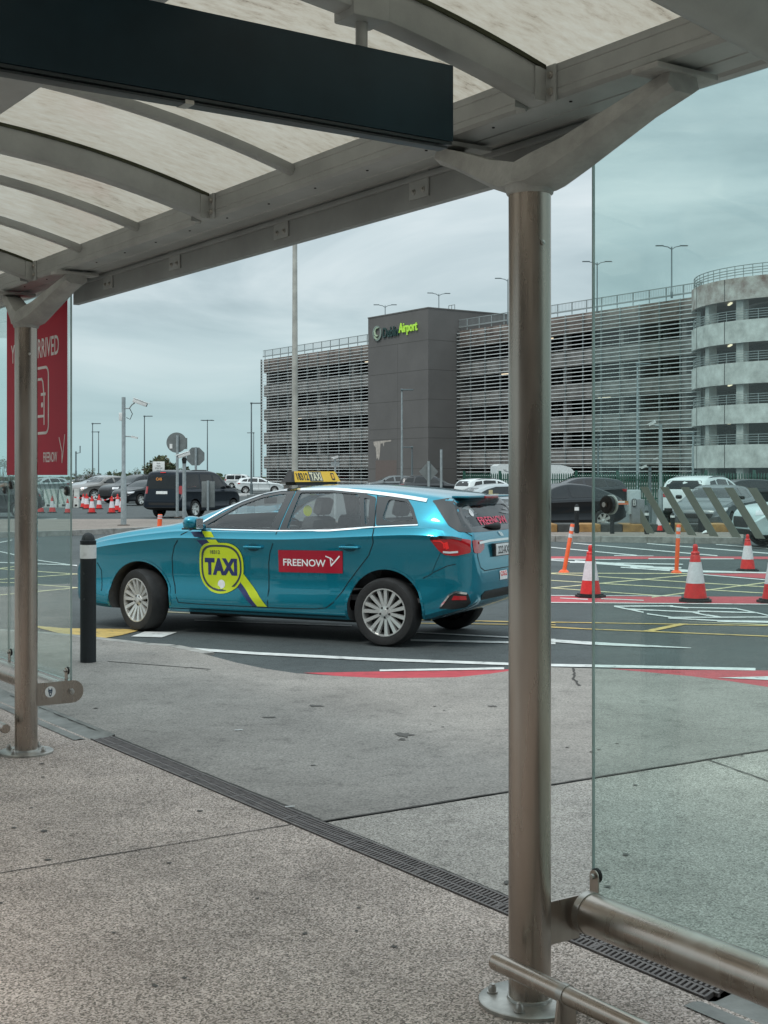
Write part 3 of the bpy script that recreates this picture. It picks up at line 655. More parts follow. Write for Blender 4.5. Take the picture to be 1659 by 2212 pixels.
def clip(s, d, z0, zr, face=-1):
    m = MB(); n_ = 8; hw = 0.019
    pts = [(-hw, z0), (hw, z0), (hw, zr-hw)]+[(hw*math.cos(math.pi*k/n_), zr-hw+hw*math.sin(math.pi*k/n_)) for k in range(1, n_)]+[(-hw, zr-hw)]
    # plate lies in the glass plane direction (along s)
    Mx = Matrix.Translation((d, s, 0)) @ Matrix(((0, 0, 1, 0), (1, 0, 0, 0), (0, 1, 0, 0), (0, 0, 0, 1)))
    m.prism(pts, -0.0025, 0.0025, M=Mx); o = m.build('glass_clip', M_steel, shel, smooth=30)
    c = MB(); c.lathe([(0.0, -0.016), (0.008, -0.015), (0.009, -0.010), (0.009, 0.0), (0.0, 0.0)], 14, M=Matrix.Translation((d, s, zr-hw)) @ Matrix.Rotation(R(90), 4, 'Y')); c.build('bolt', M_bolt, o)
    c = MB(); c.lathe([(0.0, 0.003), (0.021, 0.003), (0.023, 0.007), (0.023, 0.013), (0.0, 0.013)], 20, M=Matrix.Translation((d, s, zr-hw)) @ Matrix.Rotation(R(90), 4, 'Y')); c.build('rubber_washer', M_black, o)
clip(-0.005, 0.262, 0.27, 0.36); clip(BAY+0.055, 0.262, 0.38, 0.465)
for k in range(1, 4): clip(-k*1.113-0.05, 0.262, 0.27, 0.36)
for k in range(1, 4): clip(BAY+k*1.113-0.05, 0.262, 0.38, 0.465)
# splice arm between neighbouring fixings at the left
b = MB(); b.tube([(0.22, BAY+1.113-0.10, 1.545), (0.21, BAY+1.113-0.02, 1.535), (0.22, BAY+1.113+0.06, 1.545)], 0.012, 10); b.build('spider_arm', M_steel, shel)
rotule(BAY+1.113-0.02, 1.54)

# ------------------------------------------------------------------ red poster on the left glass
POS = empty('poster_panel', sd(0.276, BAY+0.605), UA, 'crimson advertising panel fixed high on the left glass, half hidden by the left post', 'sign')
m = MB(); sx0, sx1 = -0.535, 0.545; pz0, pz1 = 1.605, 2.69
m.boxz(-0.002, 0.0, sx0, sx1, pz0, pz1); m.build('panel', mat('crimson vinyl', (0.46, 0.008, 0.032), 0.5, spec=0.2, noise=(2, 0.06, 3)), POS, smooth=None)
TP = Matrix(((0, 0, -1, -0.0028), (-1, 0, 0, 0), (0, 1, 0, 0), (0, 0, 0, 1)))     # text x -> -s, y -> up, faces inward
M_let = mat('pale grey lettering', (0.78, 0.75, 0.74), 0.5)
def lettering(txt, cy, cz, w, h, parent, m_, TM=TP, bold=0.012, name='lettering', ext=0.0):
    vs, fs = text_mesh(txt, w, h, bold, 0.0)
    b = MB(); b.add([Vector((v.x-cy, v.y+cz, 0)) for v in vs], fs, 0, TM)
    o = b.build(name, m_, parent, smooth=None); return o
lettering("YOU'VE ARRIVED", 0.03, 2.395, 0.86, 0.125, POS, M_let)
lettering('FREENOW', -0.255, 1.715, 0.235, 0.062, POS, M_let)
b = MB()
def line2(mb, pts, wd, TM, close=False, mi=0):
    n_ = len(pts)
    for i in range(n_ if close else n_-1):
        a = Vector(pts[i]); c = Vector(pts[(i+1) % n_]); dr = (c-a).normalized(); nr = Vector((-dr.y, dr.x))*wd/2
        e = dr*wd*0.3; q = [a-e+nr, c+e+nr, c+e-nr, a-e-nr]
        mb.add([(p.x, p.y, 0) for p in q], [(0, 1, 2, 3)], mi, TM)
def rrect(x0, y0, x1, y1, r, n=6):
    pts = []
    for cx_, cy_, a0 in ((x1-r, y0+r, -90), (x1-r, y1-r, 0), (x0+r, y1-r, 90), (x0+r, y0+r, 180)):
        pts += [(cx_+r*math.cos(R(a0+90*k/n)), cy_+r*math.sin(R(a0+90*k/n))) for k in range(n+1)]
    return pts
line2(b, [(0.405, 1.83), (0.430, 1.785), (0.452, 1.745), (0.452, 1.68)], 0.010, TP)
line2(b, [(0.452, 1.68), (0.475, 1.76), (0.498, 1.845)], 0.010, TP)
b.build('bird_logo', M_let, POS, smooth=None)
b = MB(); line2(b, rrect(-0.14, 1.865, 0.225, 2.27, 0.05), 0.017, TP, True); b.build('frame_outline', M_let, POS, smooth=None)
b = MB(); line2(b, [(-0.02, 1.89+0.02), (-0.02, 1.97), (-0.06, 1.97)], 0.016, TP)
line2(b, [(0.15, 1.92), (0.15, 2.09), (0.13, 2.18), (0.11, 2.20), (0.0, 2.20), (-0.03, 2.09), (-0.03, 1.97), (0.15, 1.97)], 0.016, TP); line2(b, [(0.10, 2.105), (0.17, 2.105)], 0.018, TP)
nn_ = 14; b.add([(0.115+0.017*math.cos(2*math.pi*k/nn_), 2.04+0.017*math.sin(2*math.pi*k/nn_), 0) for k in range(nn_)], [tuple(range(nn_))], 0, TP)
b.build('car_pictogram', M_let, POS, smooth=None)

# ------------------------------------------------------------------ hanging dark board
HB = empty('hanging_sign_board', sd(-1.3, 0.0, 2.546), UA, 'long dark blank board hanging under the roof rib', 'sign')
m = MB(); m.boxz(-1.0, 0.986, -0.03, 0.03, 0.020, 0.240, bev=0.002); m.build('panel', M_darkm, HB, smooth=30)
m = MB(); m.boxz(-1.0, 0.972, -0.022, 0.022, 0.0, 0.006, bev=0.001); m.boxz(-1.0, 0.984, -0.027, 0.027, 0.010, 0.0185, bev=0.001); m.build('bottom_trim', M_darkt, HB, smooth=30)
m = MB(); m.boxz(0.137, 0.162, -0.024, 0.024, -0.001, 0.012); m.build('joint_clip', M_bolt, HB, smooth=30)
for dd in (-0.612+1.3, -0.7):
    m = MB(); m.tube([(dd, 0, 0.235), (dd, 0, 0.44)], 0.017, 18); r_ = m.build('hanger_rod', M_frame, HB)
    z = ztop(dd-1.3)-2.546; m = MB(); m.boxz(dd-0.06, dd+0.06, -0.052, 0.052, z-0.118, z-0.02, bev=0.008); c = m.build('saddle_clamp', M_frame, r_, smooth=30)
    m = MB(); m.lathe([(0.014, 0), (0.014, 0.004), (0.009, 0.005), (0.009, 0.014), (0, 0.016)], 8, M=Matrix.Translation((dd+0.01, -0.052, z-0.05)) @ Matrix.Rotation(R(90), 4, 'X')); m.build('bolt', M_bolt, c)

# ------------------------------------------------------------------ low foot rails
def foot_rail(s0, s1, z, lab):
    e = empty('foot_rail', sd(-0.18, s0), UA, lab, 'low rail', 'low tubular rails beside the shelter posts')
    L_ = s1-s0; m = MB(); m.tube([(0, 0, z), (0, L_, z)], 0.026, 28); m.build('tube', M_steel, e)
    m = MB(); sg = 1 if L_ > 0 else -1
    m.lathe([(0.0, 0.004), (0.0245, 0.004), (0.0255, 0.0), (0.0, 0.0)], 24, M=Matrix.Translation((0, 0, z)) @ Matrix.Rotation(R(90*sg), 4, 'X')); m.build('end_cap', M_steel, e)
    for q in (0.30, abs(L_)-0.3, abs(L_)/2):
        m = MB(); m.boxz(-0.022, 0.022, sg*q-0.004, sg*q+0.004, 0.01, z-0.015)
        m.prism([(-0.028, z-0.01), (0.028, z-0.01), (0.05, 0.012), (-0.05, 0.012)], -0.004, 0.004, M=Matrix.Translation((0, sg*q, 0)) @ Matrix.Rotation(R(90), 4, 'X'))
        lg = m.build('leg', M_steel, e, smooth=30)
        m = MB(); m.lathe([(0.026, 0.012), (0.0285, 0.012), (0.0285, -0.012), (0.026, -0.012)], 28, close=True, M=Matrix.Translation((0, sg*q, z)) @ Matrix.Rotation(R(90), 4, 'X')); m.build('clamp_ring', M_bolt, lg)
        m = MB(); m.lathe([(0.075, 0), (0.075, 0.008), (0.0, 0.009)], 28, M=Matrix.Translation((0, sg*q, 0))); m.build('base_disc', M_steel, lg)
foot_rail(-0.06, -4.0, 0.178, 'low brushed steel foot rail in front of the right post')
foot_rail(BAY-0.18, 9.0, 0.185, 'low steel foot rail whose round end shows beside the left post')

# ------------------------------------------------------------------ near black bollard
def bollard(x, ytop, ybase, zb, wpx, lab, group, big=False):
    p = gnd(x, ybase, zb); hgt = (ybase-ytop)/F*p.y; r = wpx/2/F*p.y
    e = empty('bollard', p, 0, lab, 'bollard', group)
    m = MB(); m.lathe([(r, 0), (r, hgt-r*1.25), (r*1.02, hgt-r*1.2), (r*1.02, hgt-r*1.05), (r*0.86, hgt-r*1.0), (r*0.83, hgt-r*0.8), (r*0.7, hgt-r*0.42), (r*0.42, hgt-r*0.12), (0, hgt)], 28); m.build('post', M_bollard, e)
    m = MB(); a = hgt*0.80 if big else hgt*0.78; b_ = hgt*0.905 if big else hgt*0.90
    m.lathe([(r*1.004, a), (r*1.02, a), (r*1.02, b_), (r*1.004, b_)], 28, close=True); m.build('reflective_band', M_band if big else M_whitep, e)
    return e
bollard(190.5, 1150, 1430, 0, 34, 'big chipped black bollard with a white band by the taxi bonnet', None, True)
# ------------------------------------------------------------------ vehicles
def pchip(pts):
    xs = [p[0] for p in pts]; ys = [p[1] for p in pts]; n = len(xs)
    h = [xs[i+1]-xs[i] for i in range(n-1)]; dl = [(ys[i+1]-ys[i])/h[i] for i in range(n-1)]
    m = [dl[0]]+[0 if dl[i-1]*dl[i] <= 0 else 2*dl[i-1]*dl[i]/(dl[i-1]+dl[i]) for i in range(1, n-1)]+[dl[-1]]
    def f(x):
        if x <= xs[0]: return ys[0]
        if x >= xs[-1]: return ys[-1]
        i = max(k for k in range(n-1) if xs[k] <= x); t = (x-xs[i])/h[i]
        return (2*t**3-3*t*t+1)*ys[i]+(t**3-2*t*t+t)*h[i]*m[i]+(-2*t**3+3*t*t)*ys[i+1]+(t**3-t*t)*h[i]*m[i+1]
    return f
def srt(p): return sorted(p)
class Shape:
    def __init__(s, zt, belt, w, zb, tumble=0.24, crown=0.05, crease=0.9, rear=None):
        s.zt, s.belt, s.w, s.zb = pchip(srt(zt)), pchip(srt(belt)), pchip(srt(w)), pchip(srt(zb))
        s.x0, s.x1 = min(p[0] for p in w), max(p[0] for p in w); s.tumble = tumble; s.crown = crown; s.crease = crease
    def section(s, x, ins=0.0):
        zt, w, zb = s.zt(x)-ins, s.w(x)-ins, s.zb(x)+ins*2.0
        belt = min(s.belt(x), zt-0.035 if ins == 0 else zt-0.02)
        k = 1.0
        e = min(x-s.x0, s.x1-x); k = max(0.15, min(1, e/0.7)) if ins == 0 else 0.0
        H = belt-zb; c = s.crease
        def Z(f): return zb+H*f
        P = [(0, zb), (.80*w, zb), (.94*w, Z(.02)), (.978*w, Z(.07)), (.995*w, Z(.22)), ((1-.040*k)*w, Z(.32)), ((1-.042*k)*w, Z(.48)), ((1-.034*k)*w, Z(.68)), ((1-.020*k)*w, Z(c-.05)), (1.0*w, Z(c)), ((1-.012*k)*w, Z(c+.02)), ((.968)*w, Z(.982)), (.945*w, belt)]
        gh = zt-belt; zr = zt-min(s.crown*1.7, gh*0.45); wb = .945*w; wr = wb-s.tumble*min(1.0, max(0, (zr-belt))/0.40)*(1 if gh > .15 else 1) if gh > 0.04 else wb*.97
        wr = max(wr, wb*.55)
        for f in (.25, .5, .75, 1.0): P.append((wb+(wr-wb)*(f**1.12), belt+(zr-belt)*f))
        cz = zt-zr
        P += [(wr*.965, zr+cz*.34), (wr*.90, zr+cz*.58), (wr*.7, zr+cz*.82), (wr*.36, zr+cz*.96), (0, zt)]
        return P
    def mesh(s, name, ins=0.0, xa=None, xb=None, n=84):
        xa = s.x0 if xa is None else xa; xb = s.x1 if xb is None else xb
        xs = [xa+(xb-xa)*(0.5-0.5*math.cos(math.pi*i/n))*0.55+(xb-xa)*i/n*0.45 for i in range(n+1)]
        vs = []; fs = []
        for x in xs:
            P = s.section(x, ins); loop = P+[(-y, z) for y, z in reversed(P[1:-1])]
            vs += [(x, y, z) for y, z in loop]; m = len(loop)
        for i in range(n):
            for k in range(m): fs.append((i*m+k, i*m+(k+1) % m, (i+1)*m+(k+1) % m, (i+1)*m+k))
        # end caps as quad strips
        for base, rev in ((0, 0), (n*m, 1)):
            h = m//2
            for k in range(h):
                a, b = base+k, base+k+1; c, d = base+(m-k-1) % m, base+(m-k) % m
                if k == 0: f = (a, b, c)
                elif k == h-1: f = (a, b, d)
                else: f = (a, b, c, d)
                fs.append(f)
        me = bpy.data.meshes.new(name); me.from_pydata(vs, [], fs); me.validate()
        bm = bmesh.new(); bm.from_mesh(me); bmesh.ops.remove_doubles(bm, verts=bm.verts, dist=1e-5); bmesh.ops.recalc_face_normals(bm, faces=bm.faces); bm.to_mesh(me); bm.free()
        return me
def boolean(me, cutters, name):
    o = bpy.data.objects.new('tmp', me); C.objects.link(o); cs = []
    for c in cutters:
        co = bpy.data.objects.new('cut', c); C.objects.link(co); cs.append(co)
        md = o.modifiers.new('b', 'BOOLEAN'); md.object = co; md.operation = 'DIFFERENCE'; md.solver = 'EXACT'
    dg = bpy.context.evaluated_depsgraph_get(); r = bpy.data.meshes.new_from_object(o.evaluated_get(dg)); r.name = name
    for c in cs+[o]: bpy.data.objects.remove(c)
    return r
def cyl_mesh(x, z, r, y0, y1, n=40):
    m = MB(); m.prism([(x+r*math.cos(2*math.pi*k/n), z+r*math.sin(2*math.pi*k/n)) for k in range(n)], -y1, -y0, M=Matrix.Rotation(R(90), 4, 'X'))
    return m.mesh('c', [])
def side_prism(poly, y0, y1):
    m = MB(); m.prism(poly, -y1, -y0, M=Matrix.Rotation(R(90), 4, 'X')); return m.mesh('c', [])
def round_poly(poly, r, n=4):
    out = []; k = len(poly)
    for i in range(k):
        p = Vector(poly[i]); a = Vector(poly[i-1]); b = Vector(poly[(i+1) % k])
        rr = min(r, (a-p).length*.45, (b-p).length*.45); u = p+(a-p).normalized()*rr; v = p+(b-p).normalized()*rr
        for j in range(n+1):
            t = j/n; out.append(tuple((u*(1-t)**2+p*2*t*(1-t)+v*t*t)))
    return out
class Skin:
    """lays flat shapes onto a body from the side, the back or the front"""
    def __init__(s, me): s.b = BVHTree.FromPolygons([v.co for v in me.vertices], [tuple(p.vertices) for p in me.polygons])
    def hit(s, u, v, ax, off):
        if ax == 'L': o, d, P = Vector((u, 3, v)), Vector((0, -1, 0)), (u, .6, v)
        elif ax == 'R': o, d, P = Vector((u, -3, v)), Vector((0, 1, 0)), (u, -.6, v)
        elif ax == 'B': o, d, P = Vector((-6, u, v)), Vector((1, 0, 0)), (-1, u, v)
        elif ax == 'F': o, d, P = Vector((8, u, v)), Vector((-1, 0, 0)), (3, u, v)
        else: o, d, P = Vector((u, v, 4)), Vector((0, 0, -1)), (u, v, 1)
        h = s.b.ray_cast(o, d)
        if h[0] is None:
            h = s.b.find_nearest(Vector(P)); return h[0]-d*off
        nrm = h[1] if h[1].dot(d) < 0 else -h[1]
        return h[0]+nrm*off
    def lay(s, outer, holes=(), ax='L', off=0.004, seg=0.07):
        bm = bmesh.new(); es = []
        for lp in [outer]+list(holes):
            vs = [bm.verts.new((p[0], p[1], 0)) for p in lp]; es += [bm.edges.new((vs[i], vs[(i+1) % len(vs)])) for i in range(len(vs))]
        bmesh.ops.triangle_fill(bm, use_beauty=True, edges=es)
        for _ in range(4):
            L_ = [e for e in bm.edges if e.calc_length() > seg]
            if not L_: break
            bmesh.ops.subdivide_edges(bm, edges=L_, cuts=1); bmesh.ops.triangulate(bm, faces=bm.faces[:])
        bm.verts.index_update()
        vs = [s.hit(v.co.x, v.co.y, ax, off) for v in bm.verts]; fs = [[v.index for v in f.verts] for f in bm.faces]; bm.free()
        return vs, fs
    def strip(s, pts, wd, ax='L', off=0.004, seg=0.06, close=False):
        P = [Vector(p) for p in pts]; Q = []
        if close: P.append(P[0])
        for a, b in zip(P, P[1:]):
            n_ = max(1, int((b-a).length/seg)); Q += [a.lerp(b, i/n_) for i in range(n_)]
        Q.append(P[-1]); vs = []
        for i, p in enumerate(Q):
            d = (Q[min(i+1, len(Q)-1)]-Q[max(0, i-1)]).normalized(); nr = Vector((-d.y, d.x)); ww = (wd if not callable(wd) else wd(i/(len(Q)-1)))/2
            vs += [s.hit(*(p+nr*ww), ax, off), s.hit(*(p-nr*ww), ax, off)]
        return vs, [(2*i, 2*i+1, 2*i+3, 2*i+2) for i in range(len(Q)-1)]
def part(name, vf, m, parent, smooth=40, thick=0.0):
    b = MB(); b.add(*vf); me = b.mesh(name, m, smooth)
    o = addobj(name, me, parent)
    return o
def text_on(skin, txt, cx_, cz_, w, h, ax, off, bold=0.01, flip=False):
    vs, fs = text_mesh(txt, w, h, bold); sg = -1 if ax in ('L', 'F0') else 1
    if ax == 'B': sg = -1      # seen from behind, +y is on the left
    return [skin.hit(cx_+sg*v.x, cz_+v.y, ax, off) for v in vs], fs

def wheel(parent, x, y, z, r, side, style=0, steer=0.0, name='wheel', detail=True):
    """side=+1: outer face towards +y"""
    T = Matrix.Translation((x, y, z)) @ Matrix.Rotation(steer, 4, 'Z') @ Matrix.Rotation(R(-90)*side, 4, 'X')
    rr = r*0.70; w2 = 0.105
    m = MB(); m.lathe([(rr, -w2), (r*0.93, -w2), (r*0.985, -w2*.8), (r, -w2*.5), (r, w2*.5), (r*0.985, w2*.82), (r*0.94, w2*1.02), (r*0.84, w2*1.08), (rr*1.02, w2*0.98), (rr, w2*.9)], 48 if detail else 28, close=True)
    hub = bpy.data.objects.new(name, m.mesh(name, M_tyre, 35)); C.objects.link(hub); hub.parent = parent; hub.matrix_local = T
    k = MB(); n_ = 48 if detail else 28
    k.lathe([(rr*1.01, w2*.92), (rr*1.0, w2*1.0), (rr*0.955, w2*1.0), (rr*0.94, w2*.85), (rr*0.93, -w2*.6)], n_, cap=False)
    k.build('rim', M_rim, hub)
    k = MB(); k.lathe([(rr*.95, -0.02), (0.0, -0.02)], 24); 
    if detail: k.lathe([(rr*.60, 0.0), (0.0, 0.0)], 24)
    k.build('brake_disc', mat('shadowed brake metal', (0.05, 0.05, 0.05), 0.6, 0.5), hub)
    k = MB(); ns = (15, 5, 7, 10)[style]; sw = (0.013, 0.045, 0.03, 0.018)[style]*r/0.325
    for i in range(ns):
        t = 2*math.pi*i/ns+(0.0 if style else (i % 3-1)*0.035)
        h0, h1 = w2*.70, w2*.93; ri, ro = rr*.20, rr*.96
        a = sw*1.0; b_ = sw*1.35
        vs = [(ri, -a, h0), (ri, a, h0), (ro, b_, h1), (ro, -b_, h1), (ri, -a*1.3, h0-.03), (ri, a*1.3, h0-.03), (ro, b_*1.2, h1-.035), (ro, -b_*1.2, h1-.035)]
        k.add(vs, [(0, 1, 2, 3), (0, 4, 5, 1), (1, 5, 6, 2), (3, 2, 6, 7), (0, 3, 7, 4)], 0, Matrix.Rotation(t, 4, 'Z'))
    k.lathe([(rr*.27, w2*.45), (rr*.25, w2*.74), (rr*.15, w2*.78), (rr*.14, w2*.86), (0, w2*.88)], 24)
    k.build('spokes', M_rim, hub, smooth=30)
    if detail:
        for i in range(5):
            q = MB(); t = 2*math.pi*(i+.25)/5; q.lathe([(0.011, 0), (0.011, 0.004), (0, 0.0045)], 10, M=Matrix.Translation((rr*.215*math.cos(t), rr*.215*math.sin(t), w2*.755))); q.build('wheel_nut', M_black, hub)
    return hub

# ---------------------------------------------------- the taxi
Rc = 0.325
Tz = [(3.90, .56), (3.885, .70), (3.83, .80), (3.70, .90), (3.45, .975), (3.1, 1.045), (2.75, 1.098), (2.45, 1.145), (2.32, 1.18), (2.1, 1.268), (1.8, 1.372), (1.55, 1.458), (1.3, 1.505), (.95, 1.535), (.5, 1.538), (.0, 1.512), (-.4, 1.468), (-.66, 1.425), (-.72, 1.395), (-.78, 1.315), (-.90, 1.185), (-.985, 1.095), (-1.0, 1.06), (-1.03, .90), (-1.045, .80), (-1.065, .74), (-1.075, .66)]
Tb = [(3.90, .50), (3.5, .90), (3.1, .98), (2.6, 1.045), (2.32, 1.068), (1.25, 1.074), (.2, 1.130), (-.3, 1.152), (-.8, 1.10), (-1.0, 1.02), (-1.075, .62)]
Tw = [(3.90, .40), (3.885, .55), (3.83, .66), (3.72, .76), (3.5, .845), (3.1, .895), (2.6, .905), (1.5, .905), (0.3, .905), (-.3, .90), (-.6, .875), (-.8, .835), (-.93, .785), (-1.0, .74), (-1.05, .68), (-1.075, .60)]
Tbz = [(3.90, .36), (3.85, .30), (3.6, .24), (3.2, .215), (0.5, .215), (-.3, .24), (-.6, .30), (-.85, .36), (-1.0, .42), (-1.075, .50)]
tx = Shape(Tz, Tb, Tw, Tbz, tumble=0.26, crown=0.045, crease=0.905)
th = math.atan2(1.27, 2.594)
O_ = Vector((-.0066, 12.71, ROADZ)); inw = Vector((.4397, .8981, 0)); 
taxi = empty('taxi', O_+inw*0.905, math.pi-th, 'teal blue estate taxi with a yellow roof sign and red door panel, front wheel turned', 'taxi')
WB = 2.85
raw = tx.mesh('body')
skin = Skin(raw)
paint = bpy.data.materials.new('teal metallic paint'); paint.use_nodes = True
def setup_paint(m, col, edge=None, flake=True, rough=0.28, metal=0.55, coat=1.0):
    t = m.node_tree; b = t.nodes['Principled BSDF']; b.inputs['Roughness'].default_value = rough; b.inputs['Metallic'].default_value = metal
    b.inputs['Coat Weight'].default_value = coat; b.inputs['Coat Roughness'].default_value = 0.03; b.inputs['Coat IOR'].default_value = 1.45+.15*coat
    b.inputs['Specular IOR Level'].default_value = 0.3
    c = N(t, 'ShaderNodeTexCoord'); n = N(t, 'ShaderNodeTexNoise', ins={'Scale': 260.0, 'Detail': 2.0}); t.links.new(c.outputs['Object'], n.inputs['Vector'])
    lo = tuple(v*0.88 for v in col); hi = tuple(v*1.12 for v in col)
    t.links.new(ramp(t, [(0.35, lo), (0.65, hi)], n.outputs[0]), b.inputs['Base Color'])
    n2 = N(t, 'ShaderNodeTexNoise', ins={'Scale': 1.6, 'Detail': 2.0}); t.links.new(c.outputs['Object'], n2.inputs['Vector'])
    bp = N(t, 'ShaderNodeBump', ins={'Strength': 0.12, 'Distance': 0.02}); t.links.new(n2.outputs[0], bp.inputs['Height']); t.links.new(bp.outputs[0], b.inputs['Coat Normal'])
setup_paint(paint, (0.006, 0.235, 0.33), rough=0.27, metal=0.72)
# window openings (x, z) seen from the side
W1 = round_poly([(2.045, 1.115), (1.93, 1.185), (1.72, 1.315), (1.50, 1.395), (1.30, 1.434), (1.215, 1.44), (1.275, 1.098)], 0.03)
W2 = round_poly([(1.065, 1.452), (.70, 1.455), (.385, 1.437), (.26, 1.135), (.62, 1.112), (1.09, 1.10)], 0.025)
W3 = round_poly([(.335, 1.425), (.225, 1.405), (.165, 1.15), (.215, 1.142)], 0.02)
W3b = [(p[0], p[1]) for p in round_poly([(.318, 1.405), (.255, 1.395), (.19, 1.158), (.222, 1.152)], 0.015)]
W4 = round_poly([(.045, 1.395), (-.16, 1.372), (-.225, 1.285), (-.285, 1.195), (-.02, 1.185), (.055, 1.21)], 0.04)
WR = round_poly([(-.57, 1.335), (.57, 1.335), (.66, 1.14), (-.66, 1.14)], 0.05)
WF = round_poly([(-.55, 1.425), (.55, 1.425), (.70, 1.215), (-.70, 1.215)], 0.05)
def x_prism(poly, x0, x1):
    m = MB(); m.prism([(-y, z) for y, z in poly], x0, x1, M=Matrix(((0, 0, 1, 0), (-1, 0, 0, 0), (0, 1, 0, 0), (0, 0, 0, 1)))); return m.mesh('c', [])
cav = tx.mesh('cav', ins=0.045, xa=-.86, xb=2.42, n=50)
cut = [cav]
for xx in (0, WB):
    for sg in (1, -1): cut.append(cyl_mesh(xx, Rc+0.015, 0.392, *((0.56, 1.2) if sg > 0 else (-1.2, -0.56))))
for wp in (W1, W2, W3b, W4): cut.append(side_prism(wp, -1.2, 1.2))
cut.append(x_prism(WR, -1.3, -.5)); cut.append(x_prism(WF, 1.3, 2.7))
body_me = boolean(raw, cut, 'body')
body_me.materials.clear(); body_me.materials.append(paint); body_me.materials.append(M_int)
for p in body_me.polygons:
    c = p.center; xx = min((0, WB), key=lambda q: abs(q-c.x))
    inside_arch = math.hypot(c.x-xx, c.z-Rc-.015) < 0.394 and abs(c.y) < 0.9 and (abs(p.normal.y) > 0.9 and abs(c.y) < .6 or math.hypot(c.x-xx, c.z-Rc-.015) > 0.375 and abs(p.normal.y) < .3 and p.normal.dot(Vector((xx-c.x, 0, Rc-c.z)).normalized()) > .7)
    p.material_index = 1 if inside_arch or (c.z < .23) else 0
    # inner faces of the cabin
cavt = Skin(cav)
for p in body_me.polygons:
    if p.material_index == 0:
        n_ = cavt.b.find_nearest(p.center)
        if n_[0] is not None and n_[3] < 0.0015: p.material_index = 1
body_me.shade_smooth(); body_me.set_sharp_from_angle(angle=R(28))
body = addobj('body', body_me, taxi)
# cabin floor
m = MB(); m.boxz(-.7, 2.3, -.78, .78, .42, .46); m.build('cabin_floor', M_int, taxi, smooth=None)
